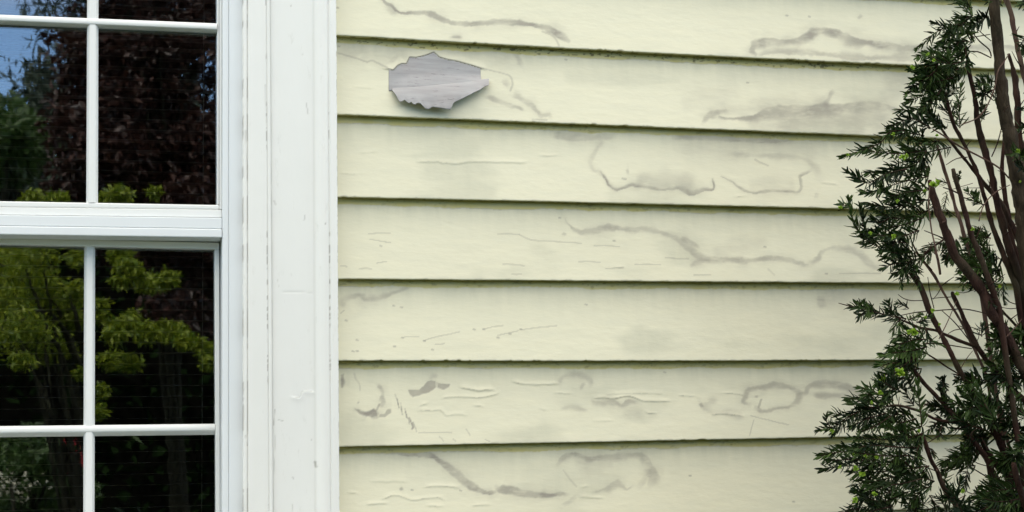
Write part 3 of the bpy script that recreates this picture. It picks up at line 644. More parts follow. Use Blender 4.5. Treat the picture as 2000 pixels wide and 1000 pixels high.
# ------------------------------------------------------------------ yew shrub in front of the wall
def bark_mat(name, a, b):
    m, t, N, L, P = mat(name)
    n = noise(N, L, 70, 5, .65, (1.6, 1.6, .35)); n2 = noise(N, L, 14, 3, .5)
    n3 = noise(N, L, 160, 4, .7, (1.2, 1.2, .2)); c = mix(N, L, remap(N, L, n, .35, .7), a, b); c = mix(N, L, remap(N, L, n2, .5, .75, 0, .45), c, (.06, .065, .035)); c = mix(N, L, remap(N, L, n3, .6, .72, 0, .5), c, tuple(min(1, v*2.2) for v in b))
    L.new(c, P.inputs['Base Color']); P.inputs['Roughness'].default_value = .85; P.inputs['Specular IOR Level'].default_value = .15
    bump(N, L, P, n, 1.0, .007); return m
M['bark'] = bark_mat('dark_yew_bark', (.024, .011, .009), (.056, .028, .020)); M['bark2'] = bark_mat('grey_brown_yew_bark', (.024, .017, .011), (.070, .052, .034)); M['bark3'] = bark_mat('pale_twig_bark', (.075, .042, .034), (.14, .085, .066))
M['needle'] = leaf_mat('yew_needles', (.007, .016, .006), (.062, .112, .022), .5, 0, .18)
M['bud'] = leaf_mat('lime_new_growth', (.20, .34, .02), (.34, .50, .06), .5, .3)
yew = empty('yew_shrub', (1.05, -.25, 0), 'dark green yew shrub with bare brown stems growing in front of the clapboard wall', 'shrub')
SC = lambda y: (D+y)/F/_cy*1.0              # metres per photo pixel at plane y (roughly)
def tube_mesh(P, R, sides=8, knots=0.0, seed=0):
    P = np.asarray(P); R = np.asarray(R); n = len(P); T = np.gradient(P, axis=0); T /= np.linalg.norm(T, axis=1)[:, None]+1e-12
    up = np.array([0, 1., 0]); V = []
    for i in range(n):
        a = np.cross(T[i], up); a /= np.linalg.norm(a)+1e-9; b = np.cross(T[i], a)
        for k in range(sides):
            th = 2*math.pi*k/sides; r = R[i]*(1+knots*(hash2(np.array(i//2), np.array(k), seed)-.5))
            V.append(P[i]+r*(math.cos(th)*a+math.sin(th)*b))
    Q = [(i*sides+k, i*sides+(k+1) % sides, (i+1)*sides+(k+1) % sides, (i+1)*sides+k) for i in range(n-1) for k in range(sides)]
    c0, c1 = len(V), len(V)+1; V += [P[0]-T[0]*R[0]*.35, P[-1]+T[-1]*R[-1]*.35]
    Q += [(c0, (k+1) % sides, k, c0) for k in range(0)]
    tri = [(c0, (k+1) % sides, k) for k in range(sides)]+[(c1, (n-1)*sides+k, (n-1)*sides+(k+1) % sides) for k in range(sides)]
    me = bpy.data.meshes.new('m'); me.from_pydata([tuple(v) for v in V], [], Q+tri); return me
def stem(pts, y0, y1=None, m='bark', name='stem', ground=False, parent=None, step=9, sides=8, kn=.34):
    Q = catmull(pts, step); y1 = y0 if y1 is None else y1; n = len(Q); s = random.randint(0, 999)
    P = []; R = []
    for i, (x, y, r) in enumerate(Q):
        d = y0+(y1-y0)*i/(n-1)+.006*(vnoise(np.array(i*.35), np.array(.3), s)-.5)
        jx = 1.6*(vnoise(np.array(i*.45), np.array(.7), s+3)-.5)*min(1.5, r/3); P.append(at(x+float(jx), y, float(d))); R.append(.92*r*SC(d)*(1+.16*(float(vnoise(np.array(i*.9), np.array(.2), s+5))-.5)))
    if ground:
        e = P[-1]; b = np.array([yew.location[0]+random.uniform(-.10, .10), -.25+random.uniform(-.08, .08), -.03]); r = R[-1]
        b[0] = max(b[0], e[0]+.05)
        for t in np.linspace(.12, 1, 8):
            q = e*(1-t)+b*t; q = q+np.array([.05*math.sin(t*math.pi), 0, 0]); P.append(q); R.append(r*(1+.6*t))
    return link(name, tube_mesh(P, R, sides, kn, s), M[m], parent or yew)
STEMS = [
 ([(1936,-60,12),(1941,0,12.5),(1947,60,13),(1952,125,13.5),(1959,200,14),(1969,250,16),(1986,330,18),(1998,400,20),(2008,500,22)], -.34, -.30, 'bark2', True),
 ([(1950,-40,6),(1966,0,7),(1974,25,6.5),(1984,75,6),(1995,125,6.5),(2012,200,7)], -.24, -.24, 'bark3', True),
 ([(1889,118,4.5),(1892,135,5.5),(1900,175,5.5),(1906,205,6),(1912,255,7.5),(1925,300,8),(1935,337,8),(1947,390,8),(1962,450,9),(1976,500,10),(2000,570,11)], -.30, -.26, 'bark', True),
 ([(1970,105,3.5),(1978,130,5),(1981,145,7),(1986,190,8),(1990,250,8.5),(1998,330,9)], -.22, -.22, 'bark', True),
 ([(1862,330,5.2),(1865,345,5.6),(1870,362,5.6),(1880,400,6),(1892,440,6.2),(1901,468,6.5),(1925,530,7),(1950,600,7)], -.38, -.34, 'bark', True),
 ([(1815,352,4.5),(1818,364,6),(1824,385,8.5),(1837,425,9.5),(1852,462,10),(1866,500,11),(1890,530,11.5),(1920,572,11.5),(1937,612,12),(1962,650,12),(1987,700,13),(2010,740,14)], -.36, -.32, 'bark', True),
 ([(1846,180,3.5),(1855,220,4),(1868,255,4.5),(1887,287,4),(1900,317,4.5),(1912,350,5),(1925,392,5),(1937,437,5.5),(1955,487,6),(1985,560,7)], -.27, -.26, 'bark', True),
 ([(1838,252,3),(1865,287,3.5),(1890,317,4),(1912,345,4.5),(1932,370,5.5),(1957,400,6),(1975,437,6.5),(2005,500,7)], -.24, -.24, 'bark', True),
 ([(1826,270,2.8),(1831,288,3.2),(1841,322,4),(1852,357,4),(1865,400,4.2),(1877,437,4.2),(1887,470,4.5),(1912,540,5)], -.22, -.25, 'bark3', True),
 ([(1777,531,4.5),(1784,541,6),(1797,557,6.6),(1806,580,6.6),(1815,605,7),(1832,640,6.4),(1850,675,6.2),(1870,715,6.4),(1888,745,6.6),(1925,810,7),(1960,880,8)], -.30, -.28, 'bark', True),
 ([(1860,570,3),(1862,576,5),(1875,605,5),(1890,640,6),(1905,670,6.2),(1922,697,6.2),(1945,722,6.4),(1968,752,6.6),(2003,785,7)], -.28, -.27, 'bark', True),
 ([(1788,492,2.4),(1803,510,3),(1820,531,3.6),(1837,560,3),(1855,592,3),(1875,625,3),(1890,655,3.2),(1907,690,3.2),(1930,742,3.4),(1955,800,4)], -.20, -.22, 'bark3', True),
 ([(1826,480,2.6),(1830,500,3),(1836,536,3.2)], -.19, -.19, 'bark3', False),
 ([(1760,625,2.2),(1778,632,2.6),(1795,640,3),(1825,645,3.4),(1850,655,3.8),(1875,666,4),(1902,676,4)], -.29, -.28, 'bark', False),
 ([(1772,709,3),(1778,716,4.4),(1790,730,4.8),(1808,752,5),(1826,771,5),(1850,797,5),(1875,826,5.2),(1890,846,5.4),(1930,900,6)], -.33, -.30, 'bark', True),
 ([(1738,792,2.4),(1755,792,2.8),(1770,795,3),(1800,805,3.2),(1830,820,3.4),(1865,825,3.2),(1902,832,3.4)], -.34, -.30, 'bark', False),
 ([(1803,850,4),(1806,865,4.6),(1815,890,5),(1830,920,5.6),(1842,950,6.4),(1860,975,7),(1880,1010,8)], -.36, -.33, 'bark', True),
 ([(1958,505,3),(1970,527,3.6),(1982,560,4.4),(1991,590,5),(2005,630,5.4)], -.24, -.24, 'bark', True),
 ([(1953,603,2.6),(1980,631,3),(2003,657,3.2)], -.22, -.22, 'bark', False),
 ([(1930,748,3),(1935,785,3.4),(1941,815,4),(1955,862,8),(1968,900,9),(1990,950,10)], -.26, -.26, 'bark', True),
 ([(1918,860,5),(1926,878,7),(1950,910,8.5),(1975,930,9),(2005,945,9)], -.29, -.28, 'bark', True),
 ([(1919,880,4.4),(1925,895,5.6),(1945,930,6.6),(1962,962,7.4),(1990,1004,8.5)], -.25, -.25, 'bark2', True),
 ([(1979,905,6),(1984,930,7),(1996,965,8),(2010,1000,8)], -.38, -.36, 'bark', True),
 ([(1962,260,4),(1957,330,5),(1966,400,6),(1977,470,7),(2002,560,8)], -.21, -.22, 'bark', True),
]
for s in STEMS: stem(s[0], s[1], s[2], s[3], 'stem', s[4])
for s in STEMS:                              # short broken stubs and side twigs along every stem
    Qs = catmull(s[0], 10)
    for k in range(random.randint(1, 4)):
        q = Qs[random.randint(1, len(Qs)-2)]
        if not (1600 < q[0] < 2010 and 0 < q[1] < 1000): continue
        a = random.uniform(-2.6, -.5); l = random.uniform(8, 46)
        stem([(q[0], q[1], min(2.2, q[2]*.4)), (q[0]+l*.5*math.cos(a), q[1]+l*.5*math.sin(a)+random.uniform(-3, 3), 1.2), (q[0]+l*math.cos(a), q[1]+l*math.sin(a), .7)], s[1], s[1]-random.uniform(-.02, .03), random.choice(['bark', 'bark', 'bark3']), 'twig', False, None, 8, 5, .1)
TW = [
 ([(1971,105),(1960,122),(1949,140),(1943,172),(1926,210),(1908,231),(1878,243)], 1.6, 'bark3', -.38), ([(1822,252),(1848,268),(1875,286),(1912,305),(1950,327),(1971,348)], 2.2, 'bark3', -.33),
 ([(1973,361),(1945,375),(1922,400),(1912,432)], 1.5, 'bark3', -.36), ([(1848,322),(1868,310),(1890,307)], 1.3, 'bark', -.3), ([(1957,245),(1948,280),(1937,306)], 1.5, 'bark', -.3),
 ([(1900,65),(1915,82),(1932,97),(1936,110)], 1.8, 'bark', -.33), ([(1906,53),(1920,67),(1936,80)], 1.2, 'bark', -.33), ([(1893,100),(1910,101),(1922,106),(1936,113)], 1.6, 'bark', -.33), ([(1885,75),(1905,72),(1934,67)], 1.1, 'bark', -.33),
 ([(1754,575),(1765,583),(1780,587),(1802,587)], 1.1, 'bark', -.29), ([(1820,583),(1840,581),(1858,580)], 1.2, 'bark', -.28), ([(1760,616),(1790,610),(1825,607),(1850,605),(1887,604),(1929,613)], 1.4, 'bark', -.27),
 ([(1812,541),(1816,570),(1824,602)], 1.3, 'bark', -.28), ([(1840,607),(1865,630),(1891,662)], 1.3, 'bark', -.27), ([(1852,652),(1864,645),(1882,642)], 1.2, 'bark', -.27), ([(1868,588),(1850,630),(1834,662)], 1.2, 'bark3', -.32),
 ([(1813,667),(1840,671),(1860,675),(1898,681)], 1.3, 'bark', -.27), ([(1800,684),(1825,700),(1850,717),(1873,731)], 2.0, 'bark', -.28), ([(1638,592),(1652,596),(1668,600),(1690,605),(1720,612),(1750,620),(1765,626)], 1.2, 'bark', -.29),
 ([(1868,570),(1882,572),(1902,566)], 1.0, 'bark', -.27), ([(1915,634),(1911,660),(1903,676)], 1.0, 'bark', -.27), ([(1900,685),(1885,705),(1865,740)], 1.0, 'bark3', -.29), ([(1822,585),(1832,573),(1838,562)], 1.0, 'bark', -.28),
 ([(1880,367),(1920,367)], .9, 'bark', -.25), ([(1840,380),(1860,370),(1900,358)], .8, 'bark3', -.25), ([(1957,322),(1963,350),(1968,400)], 1.5, 'bark', -.22), ([(1880,385),(1900,392),(1922,400)], 1.8, 'bark', -.3),
 ([(1842,366),(1860,372),(1880,382)], 1.8, 'bark', -.3), ([(1805,450),(1825,458),(1845,466)], 1.4, 'bark', -.35), ([(1846,465),(1825,480),(1805,495)], 1.6, 'bark', -.33), ([(1816,365),(1814,400),(1818,440),(1824,470),(1830,500)], 1.8, 'bark3', -.39),
 ([(1780,470),(1790,490),(1800,505),(1820,528)], 2.2, 'bark', -.26), ([(1900,645),(1920,640),(1960,640)], .8, 'bark', -.25), ([(1955,600),(1975,603),(1998,600)], 1.1, 'bark', -.25), ([(1955,567),(1965,585),(1980,593),(1998,597)], 1.2, 'bark', -.25),
 ([(1895,912),(1920,927),(1940,940)], 1.6, 'bark', -.3), ([(1900,965),(1915,950),(1922,935)], 1.0, 'bark3', -.25), ([(1885,958),(1900,965),(1925,964)], 1.3, 'bark', -.3), ([(1845,876),(1860,880),(1875,885)], 1.0, 'bark', -.3),
 ([(1855,845),(1870,838),(1890,838)], 1.2, 'bark', -.3), ([(1800,910),(1815,915),(1828,920)], 1.2, 'bark', -.34), ([(1800,830),(1796,790),(1792,755)], 1.3, 'bark', -.33), ([(1812,865),(1825,857),(1835,850)], 1.2, 'bark', -.33),
 ([(1895,895),(1910,905),(1935,912)], 1.0, 'bark', -.28), ([(1980,855),(1990,875),(2003,890)], 1.6, 'bark', -.26), ([(1955,880),(1940,850),(1935,830)], 1.2, 'bark', -.28),
 ([(1862,732),(1880,735),(1890,755)], 1.0, 'bark', -.27), ([(1975,655),(1990,672),(2003,690)], 1.6, 'bark', -.24), ([(1960,640),(1975,650),(2003,672)], 1.4, 'bark', -.24),
]
for p, r, m, y in TW: stem([(x, yy, r*(1.0-.35*(i == 0))) for i, (x, yy) in enumerate(p)], y, y, m, 'twig', False, None, 10, 5, .1)

# needle shoots: axis traced base to tip, needles set along it in two loose ranks
SH = []
def z(ox, oy, lst):
    for pts, *o in lst: SH.append(([(ox+x/4, oy+y/4) for x, y in pts], *(o or [1.0])))
z(1600, 0, [
 ([(1200,140),(1140,60),(1080,10),(1020,-30)],), ([(1180,60),(1120,0),(1100,-60)],), ([(1100,20),(1060,-20)],), ([(1320,125),(1260,165),(1190,200)],), ([(1200,200),(1110,195),(1030,200),(900,260),(830,330),(770,370)],.8),
 ([(1200,250),(1100,240),(1000,270),(960,310)],1.2), ([(1190,130),(1130,180),(1080,220)],1.2), ([(1200,330),(1080,320),(980,350),(940,360)],), ([(1180,400),(1050,380),(900,420),(780,440)],), ([(1150,480),(1000,500),(850,430)],), ([(1120,540),(900,560),(720,540)],),
 ([(1130,560),(980,600),(860,580),(770,560)],), ([(1080,600),(880,650),(690,730)],), ([(1000,640),(850,730),(700,790)],), ([(1080,580),(980,680),(900,760)],), ([(960,690),(880,800),(800,840)],), ([(1020,420),(920,500),(840,520),(780,590)],1.1), ([(1150,420),(1060,450),(960,470)],), ([(1140,360),(1150,470),(1120,560)],),
 ([(880,620),(800,640),(740,680)],1.3), ([(900,560),(830,620),(760,630)],1.2),
 ([(1100,1000),(1095,900),(1090,800),(1105,680)],.9), ([(1060,980),(1010,860),(960,720)],.9), ([(980,800),(1000,740),(1060,690)],.7),
 ([(1350,680),(1290,650),(1240,640)],.9), ([(1370,640),(1300,600),(1260,590)],.6), ([(1360,700),(1300,740),(1250,750)],.9), ([(1390,830),(1375,740),(1390,640)],.7), ([(1250,930),(1270,860),(1265,810)],.8), ([(1290,910),(1260,860),(1230,820)],.7),
 ([(950,980),(830,870),(740,860),(640,860)],1.1), ([(870,1000),(740,930),(640,950),(560,990)],1.1), ([(960,1020),(880,920),(830,800)],.9), ([(1000,1000),(920,950),(850,860)],1.), ([(1620,290),(1590,320),(1585,370)],1.1), ([(1640,400),(1600,390)],.9), ([(1330,10),(1310,0),(1290,-20)],.6), ([(1400,20),(1400,-20)],.6), ([(1560,860),(1590,850)],.5),
])
z(1600, 250, [
 ([(720,20),(560,30),(470,120),(310,185),(195,225)],), ([(820,60),(680,40),(560,60)],1.1), ([(830,180),(620,200),(450,190),(350,175)],), ([(1030,150),(850,190),(700,250),(600,285),(480,345),(380,350)],), ([(680,320),(520,360),(380,430),(300,390),(225,345)],), ([(520,330),(500,400),(470,470)],),
 ([(850,380),(700,410),(560,450),(420,500),(350,495)],.9), ([(880,480),(700,500),(560,530),(490,470)],), ([(850,560),(680,600),(520,620),(380,590)],), ([(860,640),(700,700),(560,700),(430,630)],), ([(700,940),(480,930),(350,860),(270,730),(230,570)],), ([(400,900),(345,760),(320,620)],.9), ([(230,620),(190,600),(175,590)],.8),
 ([(820,700),(640,760),(480,780)],1.1), ([(780,800),(620,850),(430,830)],), ([(700,900),(560,880),(420,810)],), ([(720,960),(640,980),(500,960)],), ([(560,700),(480,740),(430,720)],1.), ([(700,600),(600,660),(520,720)],1.1), ([(780,640),(640,560),(540,560)],1.), ([(820,440),(740,480),(660,530)],), ([(740,280),(640,340),(560,360)],), ([(860,300),(780,330),(690,380)],), ([(840,180),(790,250),(740,300)],), ([(940,100),(800,120),(720,90)],),
 ([(980,870),(850,960),(790,1010)],.7), ([(880,900),(860,960),(850,1020)],.8), ([(1070,870),(1050,960),(1040,1030)],1.0), ([(1000,880),(1010,960),(990,1040)],.9), ([(1280,600),(1200,550),(1160,500)],.7), ([(1240,590),(1230,540),(1200,510)],.7), ([(1000,520),(980,600),(960,660)],.5), ([(1080,430),(1090,370),(1100,345)],.4), ([(1000,640),(1020,690)],.4),
 ([(1340,860),(1240,850),(1160,870)],1.0), ([(1300,940),(1200,960),(1130,1000)],1.1), ([(1260,780),(1230,850),(1200,940)],.9), ([(1320,980),(1260,900),(1230,820)],1.), ([(1380,960),(1300,1000),(1220,1020)],1.1), ([(1620,250),(1560,210),(1520,180)],1.1), ([(1640,300),(1580,240),(1540,240)],1.), ([(1600,340),(1570,300),(1555,260)],.8),
 ([(1000,430),(950,420),(900,440)],.6), ([(900,560),(880,640),(870,680)],.6),
])
z(1600, 500, [
 ([(760,30),(640,20),(520,10)],1.), ([(740,50),(600,60),(500,90)],.9), ([(700,90),(640,150),(640,220)],.8), ([(720,20),(680,80),(580,140)],.8), ([(760,0),(720,-30),(640,-40)],1.), ([(760,60),(740,120)],.8),
 ([(680,490),(560,470),(430,440),(270,400)],1.0), ([(460,450),(380,430),(320,470)],.9), ([(420,440),(350,400),(300,370)],.9), ([(640,490),(600,530),(580,580)],.8), ([(620,480),(540,440)],.8), ([(700,410),(650,380),(620,370)],.6), ([(700,500),(760,470),(800,450)],.5), ([(760,520),(820,500),(850,480)],.7), ([(650,530),(690,580)],.5),
 ([(790,590),(700,600),(600,640)],1.), ([(830,650),(720,660),(560,720)],1.), ([(840,710),(720,740),(560,760)],1.), ([(840,760),(700,790),(510,775)],1.), ([(780,830),(640,830),(480,855)],1.), ([(800,880),(660,900),(520,930),(450,990)],1.), ([(780,930),(660,960),(540,990)],1.), ([(720,640),(640,690),(620,760)],1.), ([(830,560),(850,640),(900,670)],.7), ([(800,480),(820,560),(780,640)],.7), ([(820,690),(880,680),(960,700)],.5), ([(740,690),(660,700)],1.), ([(770,790),(690,830),(640,900)],1.), ([(740,760),(660,760)],1.),
 ([(1330,110),(1200,40),(1010,5)],1.1), ([(1350,150),(1240,90),(1130,110)],1.2), ([(1380,200),(1250,180),(1130,175)],1.1), ([(1410,110),(1320,30),(1250,-20)],1.2), ([(1440,170),(1340,130),(1260,100)],1.1), ([(1400,240),(1300,220),(1200,240)],1.), ([(1200,90),(1160,60),(1110,80)],1.), ([(1400,20),(1300,60),(1200,120)],1.1), ([(1440,200),(1440,280),(1450,360)],.6), ([(1400,260),(1360,330),(1340,370)],.6), ([(1160,200),(1130,230),(1120,250)],.5), ([(1050,20),(1030,50)],.6),
 ([(1480,640),(1420,570),(1370,545)],1.), ([(1520,680),(1400,640),(1320,690)],1.1), ([(1540,760),(1420,740),(1330,760)],1.1), ([(1560,840),(1430,840),(1310,870)],1.1), ([(1580,920),(1450,920),(1340,930)],1.1), ([(1500,720),(1440,680),(1360,620)],1.), ([(1560,800),(1500,700),(1470,620)],.9), ([(1590,880),(1540,780),(1530,700)],.9), ([(1270,630),(1268,590),(1272,550)],.9), ([(1480,860),(1400,900),(1330,980)],1.1), ([(1600,960),(1500,960),(1420,1000)],1.), ([(1330,340),(1360,400),(1420,440)],.5),
 ([(1310,980),(1200,950),(1080,970)],1.1), ([(1260,1000),(1180,990),(1120,1010)],1.1), ([(980,1010),(960,980),(940,960)],.8), ([(1620,760),(1590,740)],.8),
])
z(1600, 750, [
 ([(600,170),(420,190),(260,240),(120,330),(0,360)],1.), ([(580,130),(430,60),(330,30)],1.), ([(520,180),(400,130),(240,110)],1.), ([(640,60),(540,10),(480,-40)],1.), ([(560,140),(500,80),(470,20)],1.1), ([(480,190),(330,170),(250,150)],1.), ([(520,230),(380,270),(260,330)],.9), ([(240,250),(170,240),(110,230)],.8), ([(320,240),(210,290),(120,370)],.9), ([(100,350),(60,300),(55,265)],.7), ([(560,250),(440,330),(330,370)],.9),
 ([(760,270),(640,300),(500,290)],1.), ([(720,240),(620,240),(520,260)],1.), ([(800,330),(660,370),(520,340)],1.), ([(820,380),(700,420),(560,400)],1.), ([(800,420),(650,440),(430,430),(250,420)],.9), ([(760,500),(560,490),(400,480),(270,510)],1.), ([(700,560),(480,560),(200,530),(10,560)],1.), ([(440,550),(280,510),(170,490)],.9), ([(640,620),(400,640),(180,640),(30,660)],1.), ([(380,600),(240,590),(90,600)],.9), ([(120,560),(70,540),(40,590)],.7), ([(560,680),(380,690),(270,690)],1.3), ([(520,640),(400,600),(330,580)],1.2), ([(420,720),(350,760),(290,790)],1.2),
 ([(700,700),(520,740),(370,780)],1.1), ([(800,740),(640,780),(420,800)],1.1), ([(900,760),(760,720),(640,700)],1.), ([(860,640),(740,660),(620,660)],1.), ([(880,800),(760,830),(640,850)],1.), ([(800,560),(700,600),(600,640)],1.), ([(780,480),(760,540),(790,600)],.8), ([(640,820),(480,860),(330,900),(240,990)],1.), ([(600,900),(440,940),(200,1000)],1.), ([(560,960),(420,990),(340,1020)],1.), ([(500,800),(400,840),(320,850)],1.), ([(760,900),(720,960),(700,1020)],.9), ([(680,850),(560,900),(480,930)],1.), ([(860,870),(920,950),(960,1010)],.9), ([(760,1010),(700,940),(660,900)],.9), ([(560,1020),(500,960),(420,920)],1.), ([(800,860),(740,920),(760,980)],1.),
 ([(1000,830),(1060,920),(1150,970)],1.1), ([(940,950),(860,980),(790,1000)],1.), ([(1020,1000),(1100,940),(1160,900)],1.), ([(1000,1000),(960,900),(1000,830)],1.), ([(1120,1010),(1060,880),(1020,820)],1.), ([(1180,1010),(1120,960),(1060,1000)],1.),
 ([(800,330),(790,200),(765,0)],.8), ([(740,170),(690,90),(650,20)],.7), ([(780,120),(730,50),(700,-20)],.7),
 ([(1060,260),(980,140),(950,40)],1.1), ([(1070,240),(960,190),(870,170)],1.1), ([(1280,280),(1150,200),(1000,130)],1.2), ([(1340,320),(1230,180),(1170,60)],1.2), ([(1300,200),(1180,120),(1110,60)],1.2), ([(1420,260),(1450,170),(1460,110)],.9), ([(1380,300),(1300,170),(1250,50)],1.2), ([(1360,280),(1380,160),(1360,70)],1.), ([(1280,360),(1180,320),(1090,280)],1.1), ([(1380,420),(1280,350),(1180,370)],1.1), ([(1240,280),(1140,290),(1050,240)],1.), ([(1320,420),(1220,420),(1150,430)],1.), ([(1000,280),(920,300),(860,360)],.9), ([(960,330),(940,380),(980,420)],.6), ([(1400,330),(1340,240),(1300,140)],1.1),
 ([(1260,520),(1130,560),(980,600)],1.1), ([(1220,420),(1140,480),(1090,560)],1.), ([(1220,640),(1100,620),(970,620)],1.), ([(1180,660),(1140,580),(1120,500)],1.), ([(1240,560),(1200,490),(1180,430)],1.), ([(1160,680),(1145,740),(1130,810)],.8), ([(980,780),(985,700),(1010,640)],.7), ([(1130,660),(1060,640),(1010,660)],.8), ([(960,720),(970,690),(955,680)],.4), ([(860,500),(890,530),(900,560)],.5),
 ([(1620,200),(1520,240),(1440,310)],1.1), ([(1620,330),(1520,340),(1440,330)],1.1), ([(1600,120),(1530,190),(1490,130)],1.1), ([(1620,270),(1540,160),(1540,110)],1.), ([(1640,380),(1560,420),(1480,420)],1.),
 ([(1640,640),(1510,590),(1390,590)],1.3), ([(1600,560),(1520,570),(1440,640)],1.3), ([(1640,700),(1540,640),(1480,690)],1.2), ([(1560,520),(1510,590)],1.1), ([(1540,720),(1500,760),(1480,800)],.8),
 ([(1640,800),(1480,820),(1300,840)],1.2), ([(1560,900),(1400,920),(1270,890)],1.2), ([(1320,960),(1250,990),(1180,1020)],1.1), ([(1440,860),(1340,880),(1250,930)],1.2), ([(1500,960),(1380,970),(1290,1010)],1.2), ([(1640,900),(1560,860),(1480,880)],1.1), ([(1400,1010),(1330,940),(1250,860)],1.), ([(1640,980),(1560,960),(1470,1000)],1.1), ([(1440,800),(1340,800),(1280,800)],.9), ([(1420,720),(1380,760),(1340,740)],.7),
])
NV, NQ, NT = [], [], []
def needle(p, d, n, ln_, w, tone, curl):
    """a flat curved needle from p along d, bending towards n"""
    d = d/np.linalg.norm(d); s = np.cross(d, n); s /= np.linalg.norm(s)+1e-9; n = np.cross(s, d); b = len(NV)
    for t, k in ((0, .45), (.25, 1.), (.6, .95), (.85, .6), (1, .08)):
        c = p+d*ln_*t*(1-.12*t*abs(curl))+n*ln_*curl*t*t; fold_ = n*w*.22*k
        NV.extend([c-s*w*.5*k+fold_, c-fold_*.6, c+s*w*.5*k+fold_]); NT.extend([tone, tone*.7, tone])
    for i in range(4):
        a = b+3*i; NQ.extend([(a, a+1, a+4, a+3), (a+1, a+2, a+5, a+4)])
R = np.random.default_rng(11)
def shoot(P, size, tone, twig_r=1.1):
    """P: world polyline of a needled shoot, base to tip"""
    seg = np.linalg.norm(np.diff(P, axis=0), axis=1); cum = np.r_[0, np.cumsum(seg)]; Ltot = cum[-1]
    px = .00072; nl = 30*px*size; step = 2.1*px*(.85+.3*size)
    spin = R.uniform(0, 6.28); view = np.array([0, -1., 0]); n = int(Ltot/step)+5
    nrm = np.array([R.normal(0, .35), -1, R.normal(.35, .35)]); i = 0
    for i in range(n):
        s_ = min(i*step, Ltot*.999); j = min(np.searchsorted(cum, s_, side='right')-1, len(seg)-1); t = (s_-cum[j])/(seg[j]+1e-9)
        p = P[j]*(1-t)+P[j+1]*t; T = (P[j+1]-P[j])/(seg[j]+1e-9)
        a = np.cross(T, nrm); a /= np.linalg.norm(a)+1e-9; b = np.cross(a, T)
        u = s_/Ltot; side = 1 if i % 2 else -1
        phi = R.normal(0, .55)+(R.uniform(-1.4, 1.4) if R.random() < .25 else 0)
        out = side*a*math.cos(phi)+b*math.sin(phi)*(1 if R.random() < .7 else -.6)
        lean = math.radians(R.normal(66-30*u**3, 12)); d = T*math.cos(lean)+out*math.sin(lean)
        if i >= n-5: d = T+out*R.uniform(.2, .9)+b*R.normal(0, .3)
        L_ = nl*R.uniform(.75, 1.1)*(1-.22*u)*(.72+.28*min(1, (1-u)*3+.2)); tn = float(np.clip(tone+R.normal(0, .12)+.22*(u > .85), 0, 1))
        needle(p, d, b*R.uniform(-.2, .7)+T*.8+np.array([0, 0, -.35]), L_, 4.1*px*size**.5*R.uniform(.8, 1.15), tn, R.uniform(.05, .75))
    return Ltot
TWV = []
cnt = 0
for pts, size in SH:
    cx, cyy = pts[0]; zone = (cx-1640)/360
    y = -(.17+.22*float(fbm(np.array(cx/55), np.array(cyy/55), 301, 2))+R.uniform(-.03, .06)); y = max(-.46, min(-.12, y)); y2 = y+R.uniform(-.035, .02)
    Q = catmull([(x, yy, 0) for x, yy in pts], 5); P = np.array([at(q[0], q[1], y+(y2-y)*i/(len(Q)-1)) for i, q in enumerate(Q)])
    tone = float(np.clip(.30+R.normal(0, .2)+(.35 if R.random() < .12 else 0)-.12*(cyy > 720)+.18*(size > 1.15), .03, .9)); shoot(P, size*.98, tone); TWV.append((P, tone))
    Lp = sum(math.dist(pts[i], pts[i+1]) for i in range(len(pts)-1))
    ns_ = 0 if size < .72 else (1 if Lp < 40 else 2) if R.random() < .48 else 0
    for k in range(ns_):                       # short side shoots springing from the traced axis
        i = int(len(P)*R.uniform(.1, .6)); T = P[min(i+1, len(P)-1)]-P[i]; T /= np.linalg.norm(T)+1e-9
        s_ = np.cross(T, [0, -1, 0]); s_ /= np.linalg.norm(s_)+1e-9
        d = T*R.uniform(.5, .9)+s_*R.choice([-1, 1])*R.uniform(.4, .8)+np.array([0, R.uniform(-.7, .5), 0]); d /= np.linalg.norm(d)
        l = R.uniform(14, 30)*.00075; bend = np.array([R.normal(0, .1), R.normal(0, .1), R.normal(-.1, .15)])
        P2 = np.array([P[i]+d*l*t+bend*l*t*t for t in np.linspace(0, 1, 6)]); t2 = float(np.clip(tone+R.normal(0, .12), .02, .9)); shoot(P2, size*.92, t2); TWV.append((P2, t2))
# rest of the bush below; unseen foliage added at right to shade the wall
for k in range(330):
    a_ = R.uniform(2040, 2750); b_ = R.uniform(-700, 1900) if k < 250 else R.uniform(1040, 1900)
    if k >= 250: a_ = R.uniform(1700, 2100)
    y = R.uniform(-.52, -.10); ang = R.normal(math.pi, 1.0); l = R.uniform(60, 120)
    P = np.array([at(a_+l*t*math.cos(ang), b_-l*t*math.sin(ang)*.6+14*t*t, y+.03*t*R.normal()) for t in np.linspace(0, 1, 9)])
    t2 = float(np.clip(.25+R.normal(0, .14), .02, .9)); shoot(P, 1.25, t2); TWV.append((P, t2))
